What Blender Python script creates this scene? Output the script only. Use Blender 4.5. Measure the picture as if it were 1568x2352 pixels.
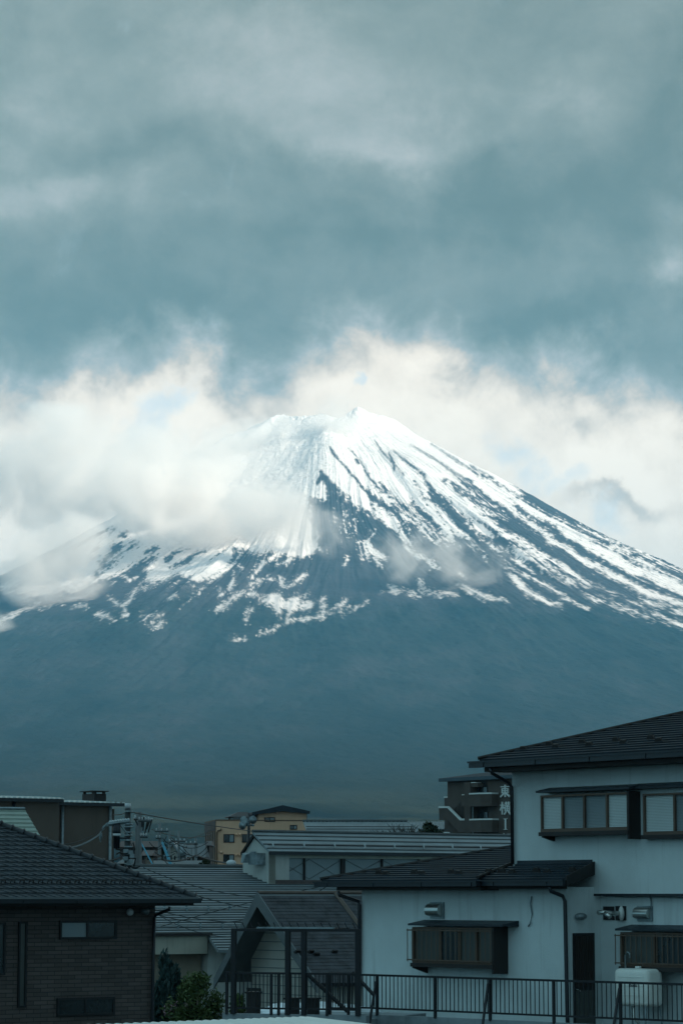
import bpy, bmesh, math, random
import numpy as np
from mathutils import Vector, Matrix
R = math.radians
for o in list(bpy.data.objects): bpy.data.objects.remove(o)
SC = bpy.context.scene
COL = SC.collection
# ------------------------------------------------------------------ camera
FPX = 6465.0                     # focal length in view pixels (picture 1568 x 2352)
HOR = 879.0                      # horizon below the picture centre
PITCH = math.atan(HOR / FPX)
CAMZ = 5.6
cd = bpy.data.cameras.new('camera'); cam = bpy.data.objects.new('camera', cd); COL.objects.link(cam)
cam.location = (0, 0, CAMZ); cam.rotation_euler = (math.pi / 2 + PITCH, 0, 0)
cd.sensor_fit = 'VERTICAL'; cd.sensor_height = 36; cd.lens = FPX / 2352 * 36
cd.clip_start = 1; cd.clip_end = 200000
SC.camera = cam
SC.view_settings.view_transform = 'Standard'; SC.view_settings.look = 'None'
SC.view_settings.exposure = .75; SC.view_settings.gamma = 1; SC.view_settings.use_curve_mapping = False
SC.cycles.use_denoising = True
SC.cycles.volume_bounces = 10; SC.cycles.max_bounces = 12; SC.cycles.diffuse_bounces = 3
SC.cycles.transparent_max_bounces = 24
SC.cycles.volume_max_steps = 256
# sun: from the right and a little behind
SUN_EL = R(32); SUN_AZ = R(38)          # azimuth: towards +X, turned SUN_AZ behind the viewer
SD = Vector((math.cos(SUN_EL) * math.cos(SUN_AZ), -math.cos(SUN_EL) * math.sin(SUN_AZ), math.sin(SUN_EL)))
ld = bpy.data.lights.new('sun', 'SUN'); sun = bpy.data.objects.new('sun', ld); COL.objects.link(sun)
ld.energy = 5.0; ld.angle = R(0.5); ld.color = (1.0, 0.86, 0.70)
sun.location = (0, 0, 4000)
sun.rotation_euler = SD.to_track_quat('Z', 'Y').to_euler()

def dirp(x, y):
    cx, cy = (x - 784) / FPX, (1176 - y) / FPX
    c, s = math.cos(PITCH), math.sin(PITCH)
    return Vector((cx, c - cy * s, s + cy * c))
def P(x, y, Y):
    d = dirp(x, y); t = Y / d.y
    return Vector((d.x * t, Y, CAMZ + d.z * t))

# ------------------------------------------------------------------ node helpers
class NT:
    def __init__(s, tree): s.t = tree; s.n = tree.nodes; s.l = tree.links
    def new(s, typ, **kw):
        n = s.n.new(typ)
        for k, v in kw.items():
            setattr(n, k, v)
        return n
    def put(s, sock, v):
        if hasattr(v, 'links') or isinstance(v, bpy.types.NodeSocket): s.l.new(v, sock)
        elif v is not None:
            sock.default_value = v
    def math(s, op, a, b=None, c=None, clamp=False):
        n = s.new('ShaderNodeMath', operation=op); n.use_clamp = clamp
        s.put(n.inputs[0], a)
        if b is not None: s.put(n.inputs[1], b)
        if c is not None: s.put(n.inputs[2], c)
        return n.outputs[0]
    def vmath(s, op, a, b=None, scale=None):
        n = s.new('ShaderNodeVectorMath', operation=op)
        s.put(n.inputs[0], a)
        if b is not None: s.put(n.inputs[1], b)
        if scale is not None: s.put(n.inputs[3], scale)
        return n.outputs[1] if op in ('LENGTH', 'DISTANCE', 'DOT_PRODUCT') else n.outputs[0]
    def noise(s, vec, scale, detail=4, rough=.5, dist=0, out=0):
        n = s.new('ShaderNodeTexNoise'); s.put(n.inputs['Vector'], vec)
        n.inputs['Scale'].default_value = scale; n.inputs['Detail'].default_value = detail
        n.inputs['Roughness'].default_value = rough; n.inputs['Distortion'].default_value = dist
        return n.outputs[out]
    def ramp(s, fac, stops, interp='LINEAR'):
        n = s.new('ShaderNodeValToRGB'); s.put(n.inputs[0], fac)
        cr = n.color_ramp; cr.interpolation = interp
        while len(cr.elements) < len(stops): cr.elements.new(.5)
        for e, (p, c) in zip(cr.elements, stops):
            e.position = p; e.color = tuple(c) + (1,) if len(c) == 3 else c
        return n.outputs[0]
    def mix(s, fac, a, b, mode='MIX'):
        n = s.new('ShaderNodeMix', data_type='RGBA'); n.blend_type = mode
        s.put(n.inputs[0], fac); s.put(n.inputs[6], a); s.put(n.inputs[7], b)
        return n.outputs[2]
    def maprange(s, v, a, b, c, d, smooth=False):
        n = s.new('ShaderNodeMapRange'); n.interpolation_type = 'SMOOTHSTEP' if smooth else 'LINEAR'
        s.put(n.inputs[0], v)
        for i, q in zip((1, 2, 3, 4), (a, b, c, d)): n.inputs[i].default_value = q
        return n.outputs[0]
    def xyz(s, x, y, z):
        n = s.new('ShaderNodeCombineXYZ')
        for i, q in enumerate((x, y, z)): s.put(n.inputs[i], q)
        return n.outputs[0]
    def sep(s, v):
        n = s.new('ShaderNodeSeparateXYZ'); s.put(n.inputs[0], v); return n.outputs
def lin(r, g, b):
    return tuple((c / 255 / 12.92) if c / 255 <= .04045 else ((c / 255 + .055) / 1.055) ** 2.4 for c in (r, g, b))

# ------------------------------------------------------------------ world: Nishita sky under a broken cloud cover
W = bpy.data.worlds.new('World'); SC.world = W; W.use_nodes = True
nt = NT(W.node_tree)
for n in list(nt.n): nt.n.remove(n)
sky = nt.new('ShaderNodeTexSky', sky_type='NISHITA'); sky.sun_disc = False
sky.sun_elevation = SUN_EL
sky.sun_rotation = math.atan2(SD.x, SD.y)
sky.altitude = 860
bg1 = nt.new('ShaderNodeBackground'); nt.l.new(sky.outputs[0], bg1.inputs[0]); bg1.inputs[1].default_value = .10
tc = nt.new('ShaderNodeTexCoord').outputs['Generated']
D = nt.sep(tc)
az = nt.math('ARCTAN2', D[0], D[1]); el = nt.math('ARCSINE', D[2])
def azel(x, y):
    d = dirp(x, y).normalized(); return math.atan2(d.x, d.y), math.asin(d.z)
# warp the cloud map with noise
wn = nt.noise(tc, 11, 6, .55, 0, 1)
wn2 = nt.noise(tc, 38, 6, .6, 0, 1)
w1 = nt.vmath('SUBTRACT', wn, (.5, .5, .5)); w2 = nt.vmath('SUBTRACT', wn2, (.5, .5, .5))
wsum = nt.vmath('ADD', nt.vmath('SCALE', w1, scale=.06), nt.vmath('SCALE', w2, scale=.034))
q = nt.vmath('ADD', nt.xyz(az, el, 0.0), wsum)
q = nt.vmath('MULTIPLY', q, (1, 1, 0))
def blob(x, y, rx, ry, w):
    a, e = azel(x, y)
    v = nt.vmath('MULTIPLY', nt.vmath('SUBTRACT', q, (a, e, 0)), (FPX / rx, FPX / ry, 0))
    l = nt.vmath('DOT_PRODUCT', v, v)
    g = nt.math('EXPONENT', nt.math('MULTIPLY', l, -1.0))
    return nt.math('MULTIPLY', g, w)
def addup(vals):
    r = vals[0]
    for v in vals[1:]: r = nt.math('ADD', r, v)
    return r
BL = [ # x, y, rx, ry, weight
 (680,170,330,150,.15),(900,320,260,55,.17),(120,440,260,75,.15),(1290,235,130,60,.10),(1420,60,200,80,.02),(560,40,260,60,.06),(90,200,120,120,.10),
 (450,370,500,55,-.10),(420,660,380,120,-.11),(1240,760,260,70,-.16),(1250,480,420,110,-.12),(840,500,500,60,-.10),(1560,300,150,200,-.08),
 (310,850,130,45,-.24),(640,480,400,40,.04),(800,650,300,60,.05),
 (1530,640,80,45,.22),(1540,560,100,120,.12),(1430,1165,120,26,-.30),(1180,960,120,70,-.06),(1420,1120,110,60,.22),(1270,1060,60,60,-.05)]
B = addup([blob(*b) for b in BL])
# the bright bank under the dark deck: everything below an uneven line near y = 830
qs = nt.sep(q)
aL0, aR0 = azel(0, 850)[0], azel(1568, 850)[0]; eT, eB = azel(784, 700)[1], azel(784, 1000)[1]
LV = [(0,835),(.06,860),(.12,800),(.18,742),(.27,756),(.33,840),(.37,905),(.42,830),(.47,755),(.56,733),(.64,768),(.71,835),(.78,842),(.88,868),(1,900)]
lvl = nt.ramp(nt.maprange(qs[0], aL0, aR0, 0, 1), [(p, ((y - 700) / 300,) * 3) for p, y in LV], 'B_SPLINE')
lev = nt.math('ADD', nt.math('MULTIPLY', lvl, eB - eT), eT)
fbA = nt.math('SUBTRACT', nt.noise(tc, 42, 8, .6, .4), .5)
bank = nt.maprange(nt.math('ADD', nt.math('SUBTRACT', lev, qs[1]), nt.math('MULTIPLY', fbA, .042)), -.016, .028, 0, 1, True)
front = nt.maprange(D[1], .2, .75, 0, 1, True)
fb1 = nt.math('SUBTRACT', nt.noise(tc, 30, 12, .68, .3), .5)
fb2 = nt.math('SUBTRACT', nt.noise(nt.vmath('MULTIPLY', tc, (1, 1, 2.4)), 7, 8, .55, .2), .5)
fb3 = nt.math('SUBTRACT', nt.noise(nt.vmath('MULTIPLY', tc, (1, 1, 1.7)), 17, 9, .6, .6), .5)
val = nt.math('ADD', nt.math('ADD', nt.math('ADD', .34, nt.math('MULTIPLY', fb3, .30)), B), nt.math('MULTIPLY', nt.math('MULTIPLY', bank, .60), front))
val = nt.math('ADD', val, nt.math('ADD', nt.math('MULTIPLY', fb1, .38), nt.math('MULTIPLY', fb2, .30)))
ccol = nt.ramp(val, [(.0, (.110,.163,.155)), (.22, (.162,.224,.212)), (.42, (.255,.308,.292)), (.58, (.37,.405,.395)), (.72, (.575,.52,.45)), (.88, (.83,.73,.61)), (1, (.93,.83,.70))])
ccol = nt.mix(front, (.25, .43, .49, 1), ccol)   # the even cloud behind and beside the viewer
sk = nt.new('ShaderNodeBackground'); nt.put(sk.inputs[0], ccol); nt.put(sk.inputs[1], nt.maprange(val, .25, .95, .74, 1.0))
# openings where the blue sky shows
HO = [(410,955,85,52,1.1),(375,1040,38,50,.8),(1390,1200,90,40,.8),(1300,1130,140,30,.6),(700,900,60,20,.5),(832,915,16,34,1.0),(990,970,50,22,.5),(1170,1090,50,30,.6),(1100,1060,30,30,.4)]
H = addup([blob(*b) for b in HO])
H = nt.math('ADD', H, nt.math('MULTIPLY', fbA, 2.2))
hole = nt.maprange(H, .25, 1.15, 0, .6, True)
blue = nt.new('ShaderNodeBackground'); nt.put(blue.inputs[0], lin(188,208,218) + (1,))
# Nishita shows through the openings, veiled by thin cloud
mx0 = nt.new('ShaderNodeMixShader'); mx0.inputs[0].default_value = .8
nt.l.new(bg1.outputs[0], mx0.inputs[1]); nt.l.new(blue.outputs[0], mx0.inputs[2])
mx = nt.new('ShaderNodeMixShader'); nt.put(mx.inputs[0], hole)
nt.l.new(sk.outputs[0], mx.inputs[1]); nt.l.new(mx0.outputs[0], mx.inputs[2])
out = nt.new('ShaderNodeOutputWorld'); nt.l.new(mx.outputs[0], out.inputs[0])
W.cycles.sampling_method = 'MANUAL'; W.cycles.sample_map_resolution = 512

# ------------------------------------------------------------------ materials
def mat(name):
    m = bpy.data.materials.new(name); m.use_nodes = True
    t = NT(m.node_tree); t.mat = m
    t.bsdf = t.n['Principled BSDF']; t.out = t.n['Material Output']
    return t
def tag(o, label=None, cat=None, group=None, kind=None):
    if label: o['label'] = label
    if cat: o['category'] = cat
    if group: o['group'] = group
    if kind: o['kind'] = kind
    return o
def mesh_obj(name, verts, faces, material=None, smooth=False, attrs=None, mats=None, fm=None):
    me = bpy.data.meshes.new(name)
    me.from_pydata([tuple(v) for v in verts], [], faces); me.update()
    o = bpy.data.objects.new(name, me); COL.objects.link(o)
    if material: me.materials.append(material)
    if smooth: me.shade_smooth()
    return o

# ------------------------------------------------------------------ haze
hz = mat('haze'); hz.n.remove(hz.bsdf)
pv = hz.new('ShaderNodeVolumePrincipled')
pv.inputs['Color'].default_value = (.185, .58, .86, 1)
pv.inputs['Density'].default_value = 1.0 / 30000
pv.inputs['Anisotropy'].default_value = .0
hz.l.new(pv.outputs[0], hz.out.inputs['Volume'])
def box_mesh(name, lo, hi, m):
    x0, y0, z0 = lo; x1, y1, z1 = hi
    v = [(x0,y0,z0),(x1,y0,z0),(x1,y1,z0),(x0,y1,z0),(x0,y0,z1),(x1,y0,z1),(x1,y1,z1),(x0,y1,z1)]
    f = [(3,2,1,0),(4,5,6,7),(0,1,5,4),(1,2,6,5),(2,3,7,6),(3,0,4,7)]
    return mesh_obj(name, v, f, m)
tag(box_mesh('haze', (-26000, -6000, -60), (26000, 42000, 3050), hz.mat), kind='stuff')

# ------------------------------------------------------------------ ground and mountain
def vnoise(x, y, seed=0):
    xi = np.floor(x).astype(np.int64); yi = np.floor(y).astype(np.int64)
    fx = x - xi; fy = y - yi
    fx = fx * fx * (3 - 2 * fx); fy = fy * fy * (3 - 2 * fy)
    def h(a, b):
        n = (a * 374761393 + b * 668265263 + seed * 974634777) & 0x7fffffff
        n = ((n ^ (n >> 13)) * 1274126177) & 0x7fffffff
        return ((n ^ (n >> 16)) & 0xffff) / 65535.0
    return (h(xi, yi) * (1 - fx) + h(xi + 1, yi) * fx) * (1 - fy) + (h(xi, yi + 1) * (1 - fx) + h(xi + 1, yi + 1) * fx) * fy
def fbm(x, y, o=5, seed=0, g=.5, lac=2.03):
    r = 0; a = 1; t = 0
    for i in range(o):
        r = r + a * vnoise(x, y, seed + i * 17); t += a; a *= g; x = x * lac + 13.7; y = y * lac + 7.1
    return r / t
MY = 17000.0; MX = (745 - 784) / FPX * MY
PXM = MY / FPX
# height profile (above the camera) by distance from the summit: right flank and left flank
RR = np.array([0, 250, 408, 565, 828, 1065, 1328, 1722, 2164, 3000, 4000, 5000, 6500, 8000, 10000, 12000, 14000, 15500, 16500])
HR = np.array([2760, 2800, 2868, 2772, 2615, 2488, 2325, 2095, 1885, 1510, 1190, 930, 640, 430, 235, 110, 30, -8, -40])
HL = np.array([2760, 2790, 2835, 2745, 2560, 2390, 2190, 1960, 1730, 1450, 1170, 930, 640, 430, 235, 110, 30, -8, -40])
def smooth_interp(r, X, Y):
    # monotone-ish cubic through the table
    m = np.gradient(Y.astype(float), X.astype(float))
    i = np.clip(np.searchsorted(X, r) - 1, 0, len(X) - 2)
    h = (X[i+1] - X[i]).astype(float); t = np.clip((r - X[i]) / h, 0, 1)
    return ((2*t**3 - 3*t**2 + 1) * Y[i] + (t**3 - 2*t**2 + t) * h * m[i] + (-2*t**3 + 3*t**2) * Y[i+1] + (t**3 - t**2) * h * m[i+1])
def project(X, Y, Z):
    c, s = math.cos(PITCH), math.sin(PITCH)
    z = Z - CAMZ
    dep = Y * c + z * s; up = -Y * s + z * c
    return 784 + FPX * X / dep, 1176 - FPX * up / dep
def polyline_sd(px, py, pts):
    """signed 'inside' distance of a tapering stroke: half width minus distance"""
    best = np.full(px.shape, -1e9)
    for (x0, y0, w0), (x1, y1, w1) in zip(pts[:-1], pts[1:]):
        dx, dy = x1 - x0, y1 - y0
        t = np.clip(((px - x0) * dx + (py - y0) * dy) / (dx * dx + dy * dy + 1e-9), 0, 1)
        d = np.hypot(px - x0 - t * dx, py - y0 - t * dy)
        best = np.maximum(best, w0 + t * (w1 - w0) - d)
    return best
def poly_sd(px, py, pts):
    best = np.full(px.shape, 1e9); inside = np.zeros(px.shape, bool)
    n = len(pts)
    for i in range(n):
        x0, y0 = pts[i]; x1, y1 = pts[(i + 1) % n]
        dx, dy = x1 - x0, y1 - y0
        t = np.clip(((px - x0) * dx + (py - y0) * dy) / (dx * dx + dy * dy + 1e-9), 0, 1)
        best = np.minimum(best, np.hypot(px - x0 - t * dx, py - y0 - t * dy))
        cond = ((y0 > py) != (y1 > py)) & (px < (x1 - x0) * (py - y0) / ((y1 - y0) if y1 != y0 else 1e-9) + x0)
        inside ^= cond
    return np.where(inside, best, -best)
SNOW = [
 ('s', [(-200,1440),(-60,1372),(0,1344),(100,1290),(170,1250),(200,1100),(300,980),(400,900),(600,850),(745,850),(825,850),(1000,880),(1060,1000),(1110,1055),(1160,1095),
        (1200,1130),(1160,1190),(1090,1180),(1040,1165),(1010,1130),(985,1120),(975,1150),(1010,1185),(1000,1195),(960,1165),(915,1150),(895,1160),(870,1150),(830,1120),(905,1190),(935,1220),(948,1250),(930,1252),(880,1205),(820,1165),(780,1128),(762,1105),(745,1085),(738,1100),(752,1120),(748,1148),(700,1142),(720,1200),(740,1262),(690,1275),(635,1275),(600,1275),(560,1262),(534,1303),(500,1328),(455,1335),(411,1320),(385,1335),(336,1348),(320,1330),(350,1295),(328,1294),(282,1317),(215,1353),(120,1375),(60,1365),(0,1352),(-200,1450)]),
 ('r', [(738,1082,3),(742,1092,6),(733,1108,5)]), ('r', [(745,1090,3),(762,1112,5),(795,1140,8)]), ('r', [(700,1138,3),(720,1148,5),(745,1150,4)]),
 ('r', [(818,1056,2.5),(823,1064,3)]), ('r', [(752,1020,1),(772,1050,3.5),(800,1082,2.5),(820,1106,3.5),(851,1142,5),(880,1168,6)]),
 ('r', [(893,1040,1.5),(903,1065,3),(905,1081,2.5)]), ('r', [(903,1034,1),(925,1055,2.5),(960,1082,3),(985,1115,4),(1003,1142,5)]),
 ('r', [(945,1022,1),(998,1055,2.5),(1040,1084,3),(1075,1113,3),(1102,1133,3),(1150,1168,4)]), ('r', [(1020,1100,1.5),(1060,1130,3),(1102,1156,5),(1152,1180,6)]),
 ('r', [(869,1105,1.5),(893,1130,3),(919,1154,3.5),(950,1172,5)]), ('r', [(950,1110,2),(968,1140,3),(985,1160,4)]),
 ('r', [(969,1090,2),(990,1119,4),(1015,1142,5),(1046,1170,6),(1074,1188,8),(1105,1203,11),(1148,1236,9)]),
 ('r', [(990,1020,1.2),(1060,1066,1.5),(1130,1110,2),(1190,1150,2)]), ('r', [(1080,1070,1),(1160,1125,1.5),(1235,1175,2)]),
 ('r', [(860,1010,.8),(880,1040,1.2),(925,1090,1.5)]), ('r', [(1010,1060,1),(1050,1096,1.5),(1080,1110,2)]), ('r', [(800,1030,.8),(822,1052,1.2),(850,1100,1.5),(880,1130,2)]),
 # snow tongues of the right flank
 ('s', [(785,1116,7),(823,1146,12),(862,1168,13),(900,1200,19),(925,1225,15),(946,1248,5)]),
 ('s', [(924,1253,3),(951,1273,5),(977,1280,4),(990,1293,8),(1002,1300,4)]),
 ('s', [(900,1150,2),(910,1173,2),(946,1195,2.2),(977,1222,2.4),(1013,1247,1.2)]), ('s', [(915,1160,1.5),(941,1178,1.5),(985,1217,1.6),(1010,1238,.8)]), ('s', [(935,1152,2),(955,1176,1.6),(1012,1232,.8)]),
 ('s', [(926,1134,4),(959,1157,8),(992,1185,9),(1023,1219,12),(1049,1252,8),(1060,1262,2)]),
 ('s', [(977,1152,4),(1015,1185,7),(1041,1212,8),(1079,1242,5),(1123,1286,2)]),
 ('s', [(1028,1110,10),(1054,1155,13),(1092,1180,9),(1148,1214,9),(1188,1237,8),(1236,1273,9),(1309,1316,8),(1349,1337,6),(1396,1360,1.5)]),
 ('s', [(1090,1205,5),(1110,1216,9),(1130,1228,3)]), ('s', [(1070,1196,2),(1110,1236,2),(1150,1268,2)]),
 ('r', [(1148,1165,4),(1201,1198,10),(1268,1240,16),(1335,1289,17),(1416,1345,18),(1568,1420,24)]),
 ('s', [(1120,1125,4),(1148,1150,5),(1215,1203,6),(1287,1252,7),(1341,1283,8),(1416,1326,8),(1482,1361,7),(1568,1389,5),(1700,1440,4)]),
 ('r', [(1225,1190,1),(1240,1199,2),(1282,1232,3),(1335,1265,4),(1402,1303,5),(1469,1336,6),(1568,1376,7),(1700,1430,7)]),
 ('s', [(1100,1095,6),(1148,1125,9),(1228,1177,10),(1295,1214,12),(1375,1262,15),(1469,1312,17),(1568,1352,17),(1700,1405,17)]),
 ('r', [(1100,1080,1),(1175,1128,1.5),(1255,1179,2.5),(1322,1211,5),(1389,1243,6),(1469,1280,9),(1568,1322,14),(1700,1380,16)]),
 ('s', [(1325,1206,1),(1420,1248,1.2),(1500,1285,1.3),(1568,1312,1.5)]), ('s', [(1398,1252,3),(1440,1270,3.5)]), ('s', [(1462,1284,3),(1490,1305,6),(1520,1325,8)]), ('r', [(1420,1272,2.5),(1460,1294,3),(1490,1310,1.5)]),
 # lower tongues and patches
 ('s', [(1170,1322,5),(1190,1342,8),(1218,1366,6),(1255,1384,4.5),(1284,1394,1.5)]), ('s', [(1159,1275,1.5),(1190,1297,3),(1225,1320,1.5)]), ('s', [(1160,1303,1.2),(1205,1325,2)]),
 ('s', [(1180,1258,3),(1201,1277,7),(1222,1288,4)]), ('s', [(1228,1290,2),(1262,1318,3),(1302,1343,1.3)]), ('s', [(1228,1331,1.5),(1255,1350,2.2),(1294,1364,1)]), ('s', [(1250,1290,1),(1290,1322,1.6),(1320,1340,.8)]),
 ('s', [(1335,1362,2),(1365,1378,6),(1385,1372,6),(1425,1392,5),(1496,1416,3)]), ('s', [(1282,1376,3),(1310,1384,2.5),(1345,1394,1.5)]), ('s', [(1402,1361,1.2),(1430,1374,3),(1459,1383,1.5)]),
 ('s', [(1466,1372,1.5),(1500,1386,4),(1536,1399,5),(1568,1411,6),(1640,1440,5)]), ('s', [(1504,1409,1),(1520,1418,2.5),(1545,1427,1)]), ('s', [(1556,1427,4),(1575,1436,5)]),
 ('s', [(1046,1339,1.5),(1062,1346,5),(1085,1358,7),(1105,1370,6),(1148,1378,3),(1165,1384,1.5)]), ('s', [(962,1338,3),(966,1352,7),(972,1364,4)]), ('s', [(893,1352,2),(905,1358,5),(918,1358,2)]),
 ('s', [(880,1362,.8),(925,1360,2),(950,1363,1)]), ('s', [(975,1363,1),(1000,1366,2),(1040,1364,2.4),(1052,1368,1)]), ('s', [(1055,1318,2),(1068,1328,3)]),
 ('s', [(856,1221,1.5),(844,1242,5),(854,1262,6),(872,1277,7),(880,1279,2)]), ('s', [(836,1240,.8),(840,1270,1.4),(846,1290,.6)]), ('s', [(822,1240,.6),(828,1262,1.2),(834,1283,.6)]), ('s', [(800,1270,1),(790,1296,1)]), ('s', [(862,1280,.6),(868,1312,.7)]),
 ('s', [(740,1410,2),(765,1404,3),(783,1394,5),(799,1376,2)]), ('s', [(785,1404,3),(803,1400,4),(804,1388,1)]), ('s', [(810,1400,1.5),(818,1392,4),(828,1386,1.5)]), ('s', [(830,1393,1),(842,1384,1.5)]),
 ('s', [(646,1421,1.5),(680,1424,3),(720,1416,4),(765,1405,3)]), ('s', [(690,1424,1),(640,1436,2),(600,1452,1)]), ('s', [(535,1470,1.5),(560,1464,1.5)]),
 ('sp', [(596,1376),(636,1362),(655,1374),(690,1362),(703,1359),(692,1378),(720,1381),(712,1394),(685,1400),(664,1416),(656,1404),(640,1408),(622,1390),(600,1388)]),
 ('s', [(642,1324,2),(648,1336,5),(656,1344,2)]), ('s', [(662,1344,3),(680,1333,5.5),(699,1318,3)]), ('s', [(620,1331,2),(632,1330,1.5)]), ('s', [(737,1382,2),(744,1378,2)]), ('s', [(738,1396,2.5),(746,1392,2)]),
 ('s', [(650,1270,4),(630,1280,6),(608,1292,6),(590,1312,3),(580,1326,1.5)]), ('s', [(668,1282,3),(645,1297,2)]), ('s', [(598,1330,1.2),(575,1345,3)]), ('s', [(540,1310,1.5),(534,1340,2),(530,1350,.8)]),
 ('s', [(545,1290,3),(560,1300,2)]), ('s', [(580,1350,1.5),(548,1362,2.5),(520,1385,1.5),(500,1400,1)]), ('s', [(610,1368,1.2),(572,1362,2)]), ('s', [(578,1395,1.2),(568,1422,3)]), ('s', [(508,1348,3),(502,1366,2),(512,1360,3)]),
 ('s', [(369,1289,2.5),(345,1308,3),(318,1330,2)]), ('s', [(388,1292,2),(352,1318,3),(336,1339,2)]), ('s', [(402,1299,3.5),(370,1320,4),(336,1348,3.5)]), ('s', [(320,1352,1.5),(300,1372,3),(281,1386,2.5)]), ('s', [(252,1374,1.5),(268,1382,3),(273,1388,1)]), ('s', [(285,1392,3),(288,1400,2)]), ('s', [(276,1408,2),(288,1406,5)]),
 ('s', [(92,1382,2),(60,1396,5),(26,1415,6),(0,1428,6),(-40,1450,5)]), ('s', [(0,1359,2),(46,1370,2.2),(92,1384,2)]), ('s', [(0,1345,3),(20,1340,4)]), ('s', [(60,1352,2),(76,1335,4)]), ('s', [(162,1402,1),(195,1390,2)]), ('s', [(90,1398,.8),(160,1380,1.6),(215,1366,1.6)]),
 ('s', [(262,1340,2),(270,1336,3)]), ('s', [(288,1326,3),(300,1334,3),(280,1322,1)]), ('s', [(228,1414,1),(258,1424,1.5)]), ('s', [(330,1411,1.2),(372,1416,1.4)]), ('s', [(340,1440,1.5),(368,1430,2)]), ('s', [(325,1420,2),(350,1428,1.5)]), ('s', [(380,1385,2),(400,1372,3)]),
 ('r', [(169,1257,2.5),(205,1240,4),(241,1222,2)]), ('r', [(200,1256,2),(208,1254,3)]), ('r', [(210,1274,2),(226,1262,6)]), ('r', [(231,1295,1.2),(256,1274,5),(270,1257,7),(281,1250,3)]), ('r', [(224,1312,.8),(285,1265,1.4),(310,1246,4)]), ('r', [(276,1230,2),(284,1228,5)]),
 ('r', [(225,1246,1),(262,1222,2.5)]), ('r', [(385,1285,3),(402,1270,3),(430,1260,2)]), ('r', [(395,1305,3),(430,1290,6),(450,1272,3),(470,1262,1.5)]), ('r', [(480,1290,1.2),(520,1265,2)]), ('r', [(545,1270,5),(536,1290,3)]), ('r', [(620,1300,8),(640,1292,6)]), ('r', [(345,1292,4),(352,1282,3)]),
 ('r', [(340,1268,2),(352,1258,2.5)]), ('r', [(20,1340,2),(50,1322,3)]), ('r', [(60,1330,1.5),(45,1345,3),(28,1355,4)]),
]
def snow_field(px, py, streak, speck):
    wx = (fbm(px / 48, py / 48, 4, 401) - .5) * 20; wy = (fbm(px / 48, py / 48, 4, 402) - .5) * 20
    k_ = np.clip((py - 1040) / 120, .1, 1); px = px + wx * k_; py = py + wy * k_
    S = np.full(px.shape, -60.0)
    for kind, pts in SNOW:
        if len(pts[0]) == 2: sd = poly_sd(px, py, pts)
        else: sd = polyline_sd(px, py, pts) * 1.15
        if kind == 'r': S = np.minimum(S, -sd)
        else: S = np.maximum(S, sd)
    S = S - np.clip(fbm(px / 55, py / 38, 4, 405) - .52, 0, 1) * 34 * np.clip((py - 1020) / 100, 0, 1) * (S > 0)
    S = np.where(py > 1475, -60, S)
    # dusting of snow just below the snow line
    dust = np.exp(-((px - 450) / 70) ** 2 - ((py - 1345) / 38) ** 2) * 12 + np.exp(-((px - 1470) / 60) ** 2 - ((py - 1405) / 14) ** 2) * 10 \
         + np.exp(-((px - 1300) / 150) ** 2 - ((py - 1295 - (px - 1300) * .62) / 16) ** 2) * 9 + np.exp(-((px - 800) / 60) ** 2 - ((py - 1190) / 50) ** 2) * 6
    S = np.where(dust > 1, np.maximum(S, -15 + dust), S)
    amp = np.clip((py - 1000) / 150, .45, 1) * np.clip(.5 + np.abs(S) / 12, .5, 1.3)
    low = np.clip((py - 1290) / 60, 0, 1)
    v = 1 / (1 + np.exp(-(S + (streak - .5) * 30 * amp + (speck - .5) * 28 * amp) / (.9 + .5 * low)))
    return v * (1 - .22 * low * np.clip((px < 1150) + .4, 0, 1)) * (1 - .12 * speck)

NTH, NR = 1500, 600
thf = np.linspace(R(-82), R(86), NTH)                       # 0 faces the camera
thb = np.linspace(R(86), R(278), 90)[1:-1]
th = np.concatenate([thf, thb])
rr = np.concatenate([[1.0, 90, 180], np.geomspace(240, 5200, NR), np.geomspace(5300, 16500, 150)])
T, Rr = np.meshgrid(th, rr)
side = np.clip((np.sin(T) + .45) / .9, 0, 1); side = side * side * (3 - 2 * side)
Hh = smooth_interp(Rr, RR, HR) * side + smooth_interp(Rr, RR, HL) * (1 - side)
lr = np.log(Rr / 250.0)
ang = T * (1 + 0.0 * lr)
warp = (fbm(T * 5, lr * 1.5, 3, 5) - .5) * .10
ridge = 1 - np.abs(2 * fbm((ang + warp) * 15, lr * .9, 4, 11) - 1)
fine = 1 - np.abs(2 * fbm((ang + warp) * 62, lr * 2.2, 4, 23) - 1)
rough = fbm(Rr * np.sin(T) / 90, Rr * np.cos(T) / 90, 5, 31)
calm = np.clip((Rr - 500) / 1400, .12, 1) * np.clip(.2 + (T - R(-5)) / R(25) + np.clip((Rr - 1200) / 500, 0, 1), .1, 1)
up = np.clip((Rr - 240) / 500, 0, 1)
dn = np.clip((6500 - Rr) / 4000, 0, 1)
Hh += up * dn * ((ridge - .78) * 70 * calm + (fine - .75) * 16 * calm + (rough - .5) * 20)
# the front spur, the bowl left of it, the broad ribs further down
def bump(t0, tw, r0, r1, h):
    tt = (T - R(t0)) / R(tw)
    e = np.clip((Rr - r0) / (r0 * .35 + 60), 0, 1) * np.clip((r1 - Rr) / (r1 * .4), 0, 1)
    return h * np.exp(-tt * tt) * e
Hh += bump(1, 8, 560, 2000, 80) + bump(-26, 12, 700, 2000, -40) + bump(-40, 5, 330, 1300, 38) + bump(-55, 9, 500, 3500, 70) + bump(28, 6, 900, 3500, 40) + bump(-12, 7, 1900, 5200, 90) + bump(17, 7, 2300, 5600, 70)
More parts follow.
